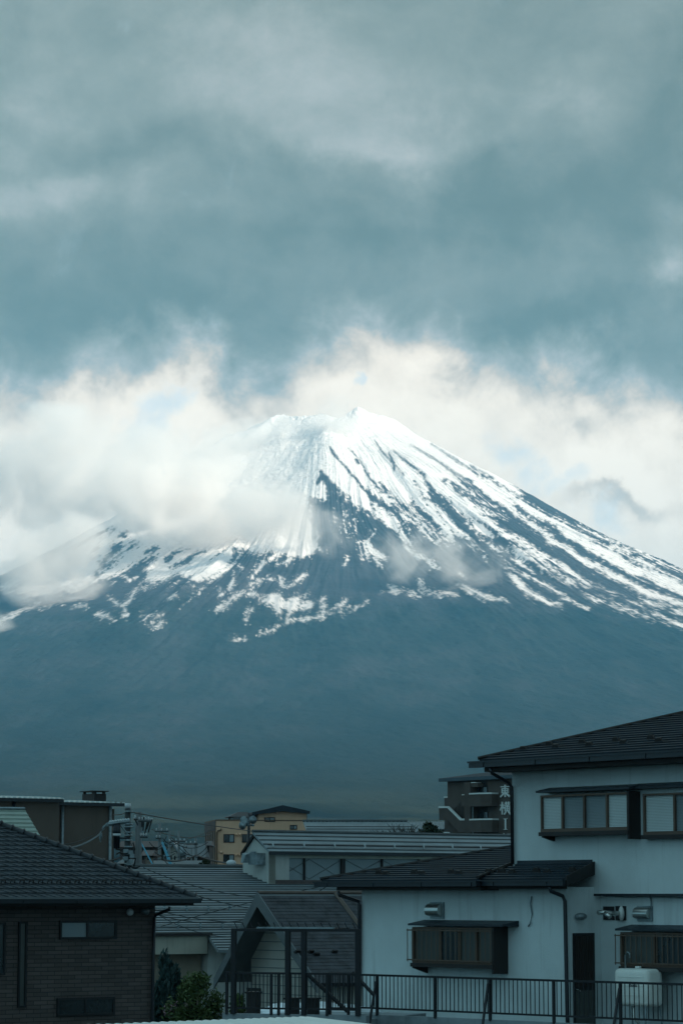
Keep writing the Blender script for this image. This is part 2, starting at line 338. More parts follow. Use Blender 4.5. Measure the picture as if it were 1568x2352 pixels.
# uneven rim: the high knob right of the gap
Xw = MX + Rr * np.sin(T); Yw = MY - Rr * np.cos(T)
pxx, _ = project(Xw, Yw, Hh + CAMZ)
rim = np.exp(-((Rr - 330) / 150) ** 2) * np.clip(np.cos(T), 0, 1)
Hh += rim * (55 * np.exp(-((pxx - 826) / 15) ** 2) - 60 * np.exp(-((pxx - 778) / 28) ** 2) + 16 * np.exp(-((pxx - 900) / 25) ** 2) + 22 * np.exp(-((pxx - 655) / 30) ** 2))
Hh += rim * ((fbm(pxx / 14, Rr / 60, 4, 301) - .5) * 46)
Hh = np.where(Rr < 235, np.minimum(Hh, 2690 + (Rr / 235) * 40), Hh)
forest = (fbm(Xw / 26, Yw / 60, 3, 91) - .5) * 14 * np.clip((Rr - 2800) / 800, 0, 1) * np.clip((16000 - Rr) / 2000, 0, 1)
Zw = Hh + CAMZ + forest
hills = (fbm(Xw / 900, Yw / 900, 4, 61) - .5) * 60 * np.clip((Rr - 7000) / 3000, 0, 1) * np.clip((15500 - Rr) / 2500, 0, 1)
Zw = Zw + hills
px, py = project(Xw, Yw, Zw)
streak = fbm((ang + warp) * 160, lr * 2.2, 4, 77, .6)
streak2 = fbm((ang + warp) * 34, lr * 1.5, 4, 79, .55)
speck = fbm(Xw / 13, (Rr) / 20, 4, 53, .65)
vis = (np.cos(T) > -.35) & (px > -250) & (px < 1850)
snow = np.where(vis, 0.0, np.clip((Zw - 1500) / 500, 0, 1))
snow[vis] = snow_field(px[vis], py[vis], (.55 * streak + .45 * streak2)[vis], speck[vis])
nv = T.size; nr_, nt_ = T.shape
me = bpy.data.meshes.new('mountain')
me.vertices.add(nv); me.vertices.foreach_set('co', np.stack([Xw, Yw, Zw], -1).astype(np.float32).ravel())
idx = np.arange(nv).reshape(nr_, nt_)
a = idx[:-1, :]; b = np.roll(idx, -1, 1)[:-1, :]; c = np.roll(idx, -1, 1)[1:, :]; d = idx[1:, :]
quads = np.stack([a, d, c, b], -1).reshape(-1, 4)
me.loops.add(quads.size); me.loops.foreach_set('vertex_index', quads.ravel().astype(np.int32))
me.polygons.add(len(quads)); me.polygons.foreach_set('loop_start', np.arange(0, quads.size, 4, dtype=np.int32))
me.polygons.foreach_set('use_smooth', np.ones(len(quads), bool))
me.update(calc_edges=True)
at_ = me.attributes.new('snow', 'FLOAT', 'POINT'); at_.data.foreach_set('value', snow.astype(np.float32).ravel())
mo = bpy.data.objects.new('mountain', me); COL.objects.link(mo); tag(mo, kind='structure')
t = mat('mountain_ground')
sa = t.new('ShaderNodeAttribute'); sa.attribute_name = 'snow'
geo = t.new('ShaderNodeNewGeometry').outputs['Position']
gz = t.sep(geo)[2]
n1 = t.noise(t.vmath('MULTIPLY', geo, (1, .3, 1)), .006, 10, .68); n2 = t.noise(geo, .03, 6, .65); n3 = t.noise(t.vmath('MULTIPLY', geo, (1, .35, 1)), .0011, 6, .55)
rock = t.mix(n2, (.02, .026, .036, 1), (.055, .06, .07, 1))
frst = t.ramp(t.math('ADD', t.math('MULTIPLY', n1, .5), t.math('MULTIPLY', n3, .5)), [(.38, (.005, .014, .017)), (.5, (.017, .028, .030)), (.62, (.036, .044, .050))])
field = t.ramp(t.noise(t.vmath('MULTIPLY', geo, (1, .5, 1)), .0016, 4, .5), [(.60, (.035, .045, .03)), (.66, (.022, .034, .032)), (.74, (.05, .06, .055))])
lowf = t.maprange(gz, 60, 420, 1, 0, True)
frst = t.mix(t.math('MULTIPLY', t.maprange(gz, 150, 900, .75, 0), 1.0), frst, (.008, .021, .022, 1))
frst = t.mix(t.math('MULTIPLY', lowf, t.maprange(gz, 40, 120, 0, 1)), frst, field)
gmix = t.maprange(t.math('ADD', gz, t.math('MULTIPLY', n1, 500)), 1550, 1800, 0, 1, True)
gcol = t.mix(gmix, frst, rock)
scol = t.mix(t.noise(geo, .012, 5, .6), (.66, .67, .69, 1), (.82, .80, .78, 1))
col = t.mix(sa.outputs['Fac'], gcol, scol)
t.put(t.bsdf.inputs['Base Color'], col)
t.bsdf.inputs['Roughness'].default_value = .9; t.bsdf.inputs['Specular IOR Level'].default_value = .1
bp = t.new('ShaderNodeBump'); bp.inputs['Strength'].default_value = .8; bp.inputs['Distance'].default_value = 14
t.put(bp.inputs['Height'], t.noise(geo, .035, 7, .62)); t.l.new(bp.outputs[0], t.bsdf.inputs['Normal'])
me.materials.append(t.mat)

# one ground sheet to the horizon, thin asphalt/soil tones between the houses
g = mat('ground')
gp = g.new('ShaderNodeNewGeometry').outputs['Position']
g.put(g.bsdf.inputs['Base Color'], g.ramp(g.noise(gp, .03, 8, .6), [(.35, (.014, .028, .022)), (.5, (.026, .036, .032)), (.65, (.06, .065, .06))]))
g.bsdf.inputs['Roughness'].default_value = .95
S_ = 90000
tag(mesh_obj('ground', [(-S_, -S_, 0), (S_, -S_, 0), (S_, S_, 0), (-S_, S_, 0)], [(0, 1, 2, 3)], g.mat), kind='structure')

# ------------------------------------------------------------------ drifting clouds (volumes)
def cloud(x, y, rx, ry, Y, deep, dens, label, cat='cloud', soft=.55, scale=2.2, thr=.0, seed=0, rot=0, amp=3.8, col=(1, .98, .965)):
    c = P(x, y, Y); s = Y / FPX
    A = Vector((rx * s, deep, ry * s))
    bm = bmesh.new(); bmesh.ops.create_icosphere(bm, subdivisions=3, radius=1.0)
    me = bpy.data.meshes.new('cloud'); bm.to_mesh(me); bm.free()
    o = bpy.data.objects.new('cloud', me); COL.objects.link(o)
    o.location = c; o.scale = A; o.rotation_euler = (0, R(rot), 0)
    m = mat('cloud_vapour'); m.n.remove(m.bsdf)
    oc = m.new('ShaderNodeTexCoord').outputs['Object']
    r = m.vmath('LENGTH', oc)
    k = max(A) / 1000
    pc = m.vmath('ADD', m.vmath('MULTIPLY', oc, (A.x / 1000, A.y / 1000, A.z / 1000)), (seed * 3.7, seed * 1.3, seed * 7.1))
    n = m.noise(pc, scale * 1.25, 7, .60, .4)
    f = m.math('ADD', m.math('SUBTRACT', 1.0 - thr, r), m.math('MULTIPLY', m.math('SUBTRACT', n, .5), amp))
    dd = m.maprange(f, .0, soft, 0, 1, True)
    edge = m.maprange(r, .8, 1.0, 1, 0, True)
    dd = m.math('MULTIPLY', m.math('MULTIPLY', dd, edge), dens)
    v = m.new('ShaderNodeVolumePrincipled'); v.inputs['Color'].default_value = col + (1,)
    m.put(v.inputs['Density'], dd); v.inputs['Anisotropy'].default_value = .0
    m.l.new(v.outputs[0], m.out.inputs['Volume'])
    me.materials.append(m.mat)
    tag(o, label, cat, kind='stuff')
    return o
cloud(90, 1075, 380, 170, 15600, 450, .0050, 'bright cloud bank over the left flank of the snowy mountain, at the left edge', seed=1, thr=-.1, scale=2.6, soft=.9)
cloud(400, 1150, 330, 125, 15200, 380, .009, 'bright cloud bank lying across the left shoulder of the mountain', seed=2, rot=8, thr=-.05, scale=3.2, soft=.8)
cloud(640, 1190, 170, 95, 14700, 300, .0075, 'rounded end of the cloud bank in front of the dark rock face', seed=8, rot=10, thr=.04, scale=4.2, soft=.9, amp=4.6)
cloud(520, 1085, 190, 55, 15300, 200, .0035, 'thin grey cloud veil over the bowl of snow', seed=9, rot=-18, thr=.0, scale=3.5, soft=.8)
cloud(130, 1290, 160, 140, 14500, 260, .0075, 'grey cloud hanging down over the left snow streaks', seed=3, rot=-12, scale=3.2, thr=.0, soft=.9)
cloud(1010, 1290, 230, 85, 14000, 220, .0045, 'thin ragged cloud drifting over the lower right snow tongues', seed=4, rot=8, scale=5, thr=.18, soft=.8)
cloud(740, 1200, 80, 110, 14300, 160, .003, 'pale wisp trailing down the dark rock face from the bank', seed=11, rot=-25, scale=5, thr=.1, soft=.8)
cloud(500, 1045, 165, 70, 15700, 240, .0075, 'ragged cloud hiding the upper left edge of the snowy cone', seed=14, rot=-30, thr=.02, scale=4, soft=.8)
cloud(340, 1040, 200, 90, 15900, 260, .0048, 'pale cloud rising behind the left shoulder', seed=15, rot=-10, thr=.0, scale=3.4, soft=.9)
cloud(610, 985, 110, 42, 16300, 160, .0034, 'faint mist over the left rim of the crater', seed=16, rot=-10, thr=.05, scale=5, soft=.8)
cloud(0, 1450, 55, 60, 13800, 160, .006, 'small cloud scrap at the left edge below the snow line', seed=5, thr=.05, scale=4.5, soft=.8)
cloud(775, 975, 75, 80, 16300, 200, .004, 'thin cloud veil in the gap of the crater rim', seed=6, thr=-.05, scale=4, soft=.8)
cloud(940, 1030, 190, 50, 16000, 160, .0014, 'faint veil of cloud over the summit snow on the right', seed=7, rot=28, thr=.05, scale=4, soft=.8)

# unseen lumpy cloud layer right of the frame, added above the haze to keep the sun off the houses and the foot of the mountain
gx = np.linspace(2300, 9500, 50); gy = np.linspace(-11000, 5000, 100)
GX, GY = np.meshgrid(gx, gy)
ed = np.minimum(np.minimum(GX - 2300, 9500 - GX), np.minimum(GY + 11000, 5000 - GY)) / 600
thick = 300 * np.clip(ed, 0, 1) ** .5 * (.6 + fbm(GX / 900, GY / 900, 4, 201))
jx = (fbm(GX / 500, GY / 500, 4, 207) - .5) * 700; jy = (fbm(GX / 500, GY / 500, 4, 209) - .5) * 700
up_ = np.stack([GX + jx, GY + jy, 3450 + thick], -1).reshape(-1, 3)
lo_ = np.stack([GX + jx, GY + jy, 3440 - thick * .9 + 90 * fbm(GX / 300, GY / 300, 4, 211)], -1).reshape(-1, 3)
ny, nx = GX.shape; n_ = nx * ny; fs = []
for i in range(ny - 1):
    for j in range(nx - 1):
        a = i * nx + j; fs += [(a, a + 1, a + nx + 1, a + nx), (n_ + a, n_ + a + nx, n_ + a + nx + 1, n_ + a + 1)]
for j in range(nx - 1): a = j; fs += [(a, n_ + a, n_ + a + 1, a + 1)]; a = (ny - 1) * nx + j; fs += [(a, a + 1, n_ + a + 1, n_ + a)]
for i in range(ny - 1): a = i * nx; fs += [(a, a + nx, n_ + a + nx, n_ + a)]; a = i * nx + nx - 1; fs += [(a, n_ + a, n_ + a + nx, a + nx)]
cm = mat('shading_cloud'); cm.n.remove(cm.bsdf)
df = cm.new('ShaderNodeBsdfDiffuse'); df.inputs[0].default_value = (.85, .87, .9, 1)
tl = cm.new('ShaderNodeBsdfTranslucent'); tl.inputs[0].default_value = (.55, .6, .64, 1)
ms = cm.new('ShaderNodeMixShader'); ms.inputs[0].default_value = .4
cpz = cm.new('ShaderNodeNewGeometry').outputs['Position']; cyy = cm.sep(cpz)[1]
thin = cm.math('ADD', cm.maprange(cyy, -1500, 5000, -.15, 1.1), cm.math('MULTIPLY', cm.math('SUBTRACT', cm.noise(cpz, .0016, 6, .6), .5), 2.2), clamp=True)
thin = cm.math('MULTIPLY', thin, cm.maprange(cyy, -2200, -1000, 0, 1))
trp = cm.new('ShaderNodeBsdfTransparent'); ms2 = cm.new('ShaderNodeMixShader'); cm.put(ms2.inputs[0], thin)
cm.l.new(df.outputs[0], ms.inputs[1]); cm.l.new(tl.outputs[0], ms.inputs[2]); cm.l.new(ms.outputs[0], ms2.inputs[1]); cm.l.new(trp.outputs[0], ms2.inputs[2]); cm.l.new(ms2.outputs[0], cm.out.inputs[0])
tag(mesh_obj('cloud', np.concatenate([up_, lo_]).tolist(), fs, cm.mat, smooth=True), 'broad grey cloud layer added out of view to shade the town', 'cloud', kind='stuff')
# ================================================================== town helpers
rnd = random.Random(7)
Z = Vector((0, 0, 1))
class Frame:
    """vertical facade plane: u runs along it, n points out of it towards the viewer's side"""
    def __init__(s, O, ang):
        s.O = Vector((O.x, O.y, 0)); a = R(ang); s.ang = a
        s.u = Vector((math.cos(a), math.sin(a), 0)); s.n = Vector((math.sin(a), -math.cos(a), 0))
    def pt(s, S, d, z): return s.O + s.u * S + s.n * d + Z * z
    def hit(s, x, y, d=0):
        o = Vector((0, 0, CAMZ)); q = dirp(x, y)
        t = (s.O + s.n * d - o).dot(s.n) / q.dot(s.n); p = o + q * t
        return (p - s.O).dot(s.u), p.z
    def rect(s, x0, y0, x1, y1, d=0):
        xm, ym = (x0 + x1) / 2, (y0 + y1) / 2
        return s.hit(x0, ym, d)[0], s.hit(x1, ym, d)[0], s.hit(xm, y1, d)[1], s.hit(xm, y0, d)[1]
    def moved(s, S, d=0): return Frame(s.pt(S, d, 0), math.degrees(s.ang))
def plane_hit(x, y, p0, nn):
    o = Vector((0, 0, CAMZ)); q = dirp(x, y)
    return o + q * ((p0 - o).dot(nn) / q.dot(nn))
class RoofPlane:
    """sloping plane whose level lines run along fr.u; it passes through point E and falls towards fr.n"""
    def __init__(s, fr, E, pitch):
        s.fr = fr; s.E = E; s.up = (-fr.n + Z * pitch).normalized(); s.nn = fr.u.cross(s.up).normalized()
        if s.nn.z < 0: s.nn = -s.nn
    def hit(s, x, y): return plane_hit(x, y, s.E, s.nn)
    def co(s, p): return (p - s.E).dot(s.fr.u), (p - s.E).dot(s.up)
    def pt(s, a, b, h=0): return s.E + s.fr.u * a + s.up * b + s.nn * h
class MB:
    def __init__(s): s.v = []; s.f = []; s.sm = []; s.ch = []
    def add(s, vs, fs, smooth=False):
        k = len(s.v); s.ch.append((k, len(s.f), len(vs), len(fs))); s.v += [Vector(p) for p in vs]; s.f += [tuple(i + k for i in f) for f in fs]; s.sm += [smooth] * len(fs)
    def hexa(s, p):       # 4 bottom, 4 top
        s.add(p, [(3,2,1,0),(4,5,6,7),(0,1,5,4),(1,2,6,5),(2,3,7,6),(3,0,4,7)])
        return s
    def box(s, fr, s0, s1, d0, d1, z0, z1):
        # orientation: u x n = -Z, so order the ring to keep the normals outward
        r = [(s0, d1), (s1, d1), (s1, d0), (s0, d0)]
        return s.hexa([fr.pt(a, b, z0) for a, b in r] + [fr.pt(a, b, z1) for a, b in r])
    def pxbox(s, fr, x0, y0, x1, y1, d0, d1):
        a, b, c, e = fr.rect(x0, y0, x1, y1, d1)
        return s.box(fr, a, b, d0, d1, c, e)
    def prism(s, pts, off):
        """polygon extruded by the vector off"""
        n = len(pts); vs = list(pts) + [p + off for p in pts]
        nrm = Vector((0, 0, 0))
        for i in range(n): nrm += (pts[i]).cross(pts[(i + 1) % n])
        f0 = tuple(range(n)); f1 = tuple(n + i for i in range(n))[::-1]
        sides = [(i, n + i, n + (i + 1) % n, (i + 1) % n) for i in range(n)]
        if nrm.dot(off) > 0:
            f0 = f0[::-1]; f1 = f1[::-1]; sides = [q[::-1] for q in sides]
        s.add(vs, [f0, f1] + sides); return s
    def tube(s, pts, r, seg=6, caps=True):
        pts = [Vector(p) for p in pts]; rings = []; k = len(s.v)
        rr_ = r if isinstance(r, (list, tuple)) else [r] * len(pts)
        for i, p in enumerate(pts):
            tg = (pts[min(i + 1, len(pts) - 1)] - pts[max(i - 1, 0)]).normalized()
            ref = Z if abs(tg.z) < .95 else Vector((1, 0, 0))
            a = tg.cross(ref).normalized(); b = tg.cross(a)
            rings.append([p + (a * math.cos(2 * math.pi * j / seg) + b * math.sin(2 * math.pi * j / seg)) * rr_[i] for j in range(seg)])
        vs = [q for g_ in rings for q in g_]
        fs = [(i * seg + j, i * seg + (j + 1) % seg, (i + 1) * seg + (j + 1) % seg, (i + 1) * seg + j) for i in range(len(pts) - 1) for j in range(seg)]
        if caps: fs += [tuple(range(seg))[::-1], tuple((len(pts) - 1) * seg + j for j in range(seg))]
        s.add(vs, fs, seg > 6); return s
    def ball(s, c, r, seg=8, sc=(1, 1, 1)):
        vs = []; fs = []
        for i in range(seg // 2 + 1):
            a = math.pi * i / (seg // 2)
            for j in range(seg):
                b = 2 * math.pi * j / seg
                vs.append(Vector(c) + Vector((math.sin(a) * math.cos(b) * sc[0], math.sin(a) * math.sin(b) * sc[1], math.cos(a) * sc[2])) * r)
        for i in range(seg // 2):
            for j in range(seg):
                fs.append((i * seg + j, (i + 1) * seg + j, (i + 1) * seg + (j + 1) % seg, i * seg + (j + 1) % seg))
        s.add(vs, fs, True); return s
    def build(s, name, t, parent=None):
        off = parent_loc(parent) if parent else Vector((0, 0, 0))
        me = bpy.data.meshes.new(name)
        me.from_pydata([tuple(p - off) for p in s.v], [], s.f); me.polygons.foreach_set('use_smooth', s.sm); me.update()
        o = bpy.data.objects.new(name, me); COL.objects.link(o)
        me.materials.append(t if isinstance(t, bpy.types.Material) else t.mat)
        if parent: o.parent = parent
        return o
def build_each(mb, name, m, parent):
    for (v0, f0, nv_, nf_) in mb.ch:
        q = MB(); q.v = mb.v[v0:v0 + nv_]; q.f = [tuple(i - v0 for i in f) for f in mb.f[f0:f0 + nf_]]; q.sm = mb.sm[f0:f0 + nf_]
        q.build(name, m, parent)
def parent_loc(o):
    l = Vector(o.location)
    while o.parent: o = o.parent; l += Vector(o.location)
    return l
def thing(name, label, cat, loc, group=None):
    o = bpy.data.objects.new(name, None); COL.objects.link(o); o.location = loc; o.empty_display_size = .3
    return tag(o, label, cat, group)
def solo(mb, name, m, label, cat, group=None):
    """a thing that is one mesh, origin at its own base"""
    c = sum((Vector(v) for v in mb.v), Vector((0, 0, 0))) / len(mb.v); c.z = min(v.z for v in mb.v)
    me = bpy.data.meshes.new(name); me.from_pydata([tuple(p - c) for p in mb.v], [], mb.f); me.polygons.foreach_set('use_smooth', mb.sm); me.update()
    o = bpy.data.objects.new(name, me); COL.objects.link(o); o.location = c; me.materials.append(m.mat if hasattr(m, 'mat') else m)
    return tag(o, label, cat, group)
def copy_tree(o, parent=None):
    kids = [q for q in COL.objects if q.parent == o]
    c = o.copy(); COL.objects.link(c); c.parent = parent
    for ch in kids: copy_tree(ch, c)
    return c

# ------------------------------------------------------------------ town materials
def paint(name, col, rough=.7, metal=0, var=.12, scale=1.2, bump=0, bscale=20, spec=.3, streak=0):
    t = mat(name); p = t.new('ShaderNodeNewGeometry').outputs['Position']
    c = tuple(col) + (1,)
    n = t.noise(p, scale, 6, .6)
    dark = tuple(v * (1 - var * 1.6) for v in col) + (1,); lite = tuple(min(1, v * (1 + var)) for v in col) + (1,)
    cc = t.ramp(n, [(.3, dark[:3]), (.5, c[:3]), (.7, lite[:3])])
    if streak:
        sn = t.noise(t.vmath('MULTIPLY', p, (2.6, 2.6, .22)), 1.6, 5, .6)
        cc = t.mix(t.maprange(sn, .55, .72, 0, streak), cc, tuple(v * .45 for v in col) + (1,))
    t.put(t.bsdf.inputs['Base Color'], cc)
    t.bsdf.inputs['Roughness'].default_value = rough; t.bsdf.inputs['Metallic'].default_value = metal
    t.bsdf.inputs['Specular IOR Level'].default_value = spec
    if bump:
        b = t.new('ShaderNodeBump'); b.inputs['Strength'].default_value = bump; b.inputs['Distance'].default_value = .02
        t.put(b.inputs['Height'], t.noise(p, bscale, 4, .6)); t.l.new(b.outputs[0], t.bsdf.inputs['Normal'])
    return t
M = dict(
 plaster=paint('white_plaster', (.52, .59, .60), .9, var=.10, scale=.5, bump=.5, bscale=30, streak=.36),
 blackmetal=paint('black_roof_metal', (.018, .028, .038), .5, .0, var=.25, spec=.28),
 trim=paint('dark_trim', (.022, .02, .02), .6), gutter=paint('black_gutter', (.012, .016, .022), .35, spec=.4),
 brownframe=paint('brown_window_frame', (.10, .068, .05), .55), darkframe=paint('dark_window_frame', (.018, .018, .02), .45),
 blind=paint('window_blind', (.50, .56, .56), .6, var=.03), frosted=paint('frosted_pane', (.20, .25, .27), .3, var=.05, spec=.6),
 darkglass=paint('dark_pane', (.02, .028, .032), .12, var=.3, spec=.8), brownpane=paint('brownish_pane', (.045, .05, .045), .3, spec=.6),
 rail=paint('black_rail', (.012, .014, .018), .5), concrete=paint('grey_concrete', (.22, .26, .28), .9, var=.18, scale=1.5, bump=.4, streak=.4),
 tile=paint('grey_roof_tile', (.052, .062, .072), .65, var=.28, scale=3, spec=.2), ridge=paint('ridge_tile', (.042, .048, .055), .5, spec=.4),
 cream=paint('cream_panel', (.40, .40, .34), .75, var=.08, scale=.8, streak=.35), whitepanel=paint('pale_panel', (.42, .44, .42), .7, var=.07, streak=.25),
 greymetal=paint('grey_sheet_metal', (.20, .24, .26), .5, .0, var=.15, scale=.6, spec=.5), greyseam=paint('dark_seam', (.08, .095, .10), .5),
 shingle=paint('dark_shingle', (.058, .062, .070), .85, var=.3, scale=2.5, bump=.6), brownflash=paint('brown_flashing', (.13, .10, .085), .6),
 siding=paint('pale_siding', (.46, .46, .42), .8, var=.07), soffit=paint('grey_soffit', (.14, .16, .17), .8),
 brownwall=paint('brown_wall', (.105, .082, .068), .9, var=.08, scale=.6, streak=.15), steel=paint('bright_steel', (.50, .52, .50), .28, .9, var=.1),
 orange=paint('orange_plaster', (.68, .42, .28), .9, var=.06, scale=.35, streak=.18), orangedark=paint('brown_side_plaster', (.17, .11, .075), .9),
 hotel=paint('dark_brown_tile_wall', (.085, .070, .062), .85, var=.10, scale=.6), white=paint('white_paint', (.62, .65, .63), .7, var=.08),
 palegreen=paint('pale_green_sheet', (.26, .32, .28), .45, var=.08), pole=paint('concrete_pole', (.038, .045, .048), .85, var=.3, scale=4, streak=.5),
 farpole=paint('weathered_pole', (.15, .165, .17), .8, var=.2), insul=paint('white_insulator', (.5, .54, .56), .3), cable=paint('black_cable', (.012, .014, .016), .6),
 galv=paint('galvanised_steel', (.22, .27, .29), .45, .5, var=.25, scale=5), tank=paint('cream_tank_enamel', (.66, .68, .64), .45, var=.08, scale=2, streak=.3),
 plateb=paint('black_label', (.02, .02, .022), .5), red=paint('faded_red', (.35, .06, .045), .7), bluecable=paint('blue_sleeve', (.03, .22, .32), .6),
 canopy=paint('white_corrugated_sheet', (.74, .76, .72), .4, var=.06, scale=3, streak=.15), bark=paint('bark', (.055, .045, .038), .9, var=.3, scale=8),
 roofbrown=paint('faded_brown_roof', (.10, .08, .078), .8, var=.15), wood=paint('brown_panel_door', (.035, .030, .028), .6), tan=paint('tan_wall', (.22, .19, .15), .8),
)
for nm in ('bark',): pass
# brick siding: long thin dark tiles
bk = mat('brick_tile_cladding'); bp_ = bk.new('ShaderNodeNewGeometry').outputs['Position']; sp = bk.sep(bp_)
cu = bk.math('ADD', bk.math('MULTIPLY', sp[0], math.cos(R(38))), bk.math('MULTIPLY', sp[1], math.sin(R(38))))
br = bk.new('ShaderNodeTexBrick'); bk.put(br.inputs['Vector'], bk.xyz(cu, sp[2], 0.0))
br.inputs['Scale'].default_value = 1; br.inputs['Brick Width'].default_value = .46; br.inputs['Row Height'].default_value = .118
br.inputs['Mortar Size'].default_value = .009; br.inputs['Mortar Smooth'].default_value = .3; br.inputs['Bias'].default_value = -.1
br.inputs['Color1'].default_value = (.075, .060, .056, 1); br.inputs['Color2'].default_value = (.115, .092, .084, 1); br.inputs['Mortar'].default_value = (.02, .018, .018, 1)
bk.put(bk.bsdf.inputs['Base Color'], br.outputs[0]); bk.bsdf.inputs['Roughness'].default_value = .75
bb = bk.new('ShaderNodeBump'); bb.inputs['Distance'].default_value = .02; bk.put(bb.inputs['Height'], bk.math('SUBTRACT', 1.0, br.outputs['Fac'])); bk.l.new(bb.outputs[0], bk.bsdf.inputs['Normal'])
M['brick'] = bk

def level_span(poly2, b):
    xs = []
    n = len(poly2)
    for i in range(n):
        (a0, b0), (a1, b1) = poly2[i], poly2[(i + 1) % n]
        if (b0 - b) * (b1 - b) < 0: xs.append(a0 + (a1 - a0) * (b - b0) / (b1 - b0))
    return (min(xs), max(xs)) if len(xs) >= 2 else None
def roof_slab(rp, pts, thick):
    return MB().prism([p for p in pts], -rp.nn * thick)
def courses(mb, rp, pts, step, w, h, inset=.0, shape='box'):
    """raised level ribs on a roof plane"""
    p2 = [rp.co(p) for p in pts]
    b = min(q[1] for q in p2) + step * .6; top = max(q[1] for q in p2)
    while b < top - .02:
        sp_ = level_span(p2, b)
        if sp_ and sp_[1] - sp_[0] > .1:
            a0, a1 = sp_[0] + inset, sp_[1] - inset
            if shape == 'step':    # each course laps over the one below: a wedge
                P8 = [rp.pt(a0, b - w, -.01), rp.pt(a1, b - w, -.01), rp.pt(a1, b + step * .98, -.01), rp.pt(a0, b + step * .98, -.01),
                      rp.pt(a0, b - w, h), rp.pt(a1, b - w, h), rp.pt(a1, b + step * .98, .004), rp.pt(a0, b + step * .98, .004)]
            else:
                P8 = [rp.pt(a0, b - w, -.01), rp.pt(a1, b - w, -.01), rp.pt(a1, b + w, -.01), rp.pt(a0, b + w, -.01),
                      rp.pt(a0, b - w, h), rp.pt(a1, b - w, h), rp.pt(a1, b + w, h), rp.pt(a0, b + w, h)]
            mb.hexa(P8)
        b += step
def ribs_up(mb, rp, pts, step, w, h):
    """raised ribs running up the slope"""
    p2 = [rp.co(p)[::-1] for p in pts]
    a = min(q[1] for q in p2) + step * .5; top = max(q[1] for q in p2)
    while a < top:
        sp_ = level_span(p2, a)
        if sp_:
            b0, b1 = sp_
            mb.hexa([rp.pt(a - w, b0, -.01), rp.pt(a + w, b0, -.01), rp.pt(a + w, b1, -.01), rp.pt(a - w, b1, -.01),
                     rp.pt(a - w, b0, h), rp.pt(a + w, b0, h), rp.pt(a + w, b1, h), rp.pt(a - w, b1, h)])
        a += step
def window(parent, fr, x0, y0, x1, y1, d, panes, fm='darkframe', fw=.05, depth=.06, name='window', label=None):
    """frame with its panes; panes = list of (x0 px, x1 px, material)"""
    a, b, c, e = fr.rect(x0, y0, x1, y1, d + depth)
    f = MB()
    f.box(fr, a, b, d - .03, d + depth, c, c + fw); f.box(fr, a, b, d - .03, d + depth, e - fw, e)
    f.box(fr, a, a + fw, d - .03, d + depth - .003, c + fw, e - fw); f.box(fr, b - fw, b, d - .03, d + depth - .003, c + fw, e - fw)
    for (p0, p1, m) in panes[1:]:
        s_ = fr.hit(p0, (y0 + y1) / 2, d + depth)[0]
        f.box(fr, s_ - fw * .5, s_ + fw * .5, d - .03, d + depth - .006, c + fw, e - fw)
    o = f.build(name, M[fm], parent)
    if label: o['label'] = label
    for (p0, p1, m) in panes:
        q0 = fr.hit(p0, (y0 + y1) / 2, d + depth)[0]; q1 = fr.hit(p1, (y0 + y1) / 2, d + depth)[0]
        MB().box(fr, max(q0, a + fw * .5), min(q1, b - fw * .5), d - .02, d + depth * .45, c + fw * .5, e - fw * .5).build('pane', M[m], o)
    return o

# ================================================================== the white house on the right
FR = Frame(P(1568, 2055, 62), -52)
TZ = 2.35                                            # its plot is a raised terrace
loc = FR.pt(FR.hit(1300, 2055)[0], -2, TZ)
wh = thing('white_house', 'white plastered two storey house with black metal hipped roofs on the right', 'house', loc)
sL = FR.hit(1176, 1900)[0]; sR = FR.hit(1568, 1900)[0] + 9; zf = FR.hit(1450, 2054)[1]
EU = FR.hit(1100, 1744, .75); zE = EU[1]
w = MB()
w.box(FR, sL, sR, -8, 0, zf, zE - .12)                                  # upper storey
s830 = FR.hit(831, 2200, .85)[0]; s1300 = FR.hit(1301, 2200, .85)[0]
zlow = FR.hit(1100, 2043, .85)[1]
w.box(FR, s1300 - .15, sR, -7.9, -.2, TZ - .3, zf - .003)
w.box(FR, s830, s1300, -6, .85, TZ - .3, zlow + .05)
w.build('wall', M['plaster'], wh)
# dark edge strip below the upper storey
s1 = FR.hit(1325, 2054)[0]
MB().box(FR, s1, sR, -.1, .012, zf - .035, zf + .012).build('edge_strip', M['gutter'], wh)
# upper roof
rp = RoofPlane(FR, FR.pt(EU[0], .75, zE), .31)
pts = [rp.hit(1100, 1744), rp.hit(1660, 1719.5), rp.hit(1660, 1618), rp.hit(1568, 1639)]
pts = [rp.pt(0, 0), rp.pt(sR - EU[0] + .8, 0), rp.pt(sR - EU[0] + .8, 5.2), rp.pt(4.9 + .05, 5.15)]
up_hip = rp.hit(1568, 1639); k = rp.co(up_hip); hipr = k[0] / k[1]
bt = 5.0
pts = [rp.pt(0, 0), rp.pt(sR - EU[0] + .8, 0), rp.pt(sR - EU[0] + .8 - bt * hipr, bt), rp.pt(bt * hipr, bt)]
rb = roof_slab(rp, pts, .10)
other = Frame(FR.pt(EU[0], .75, 0), -142)                              # the hip face turned away to the left
courses(rb, rp, pts, .225, .022, .035)
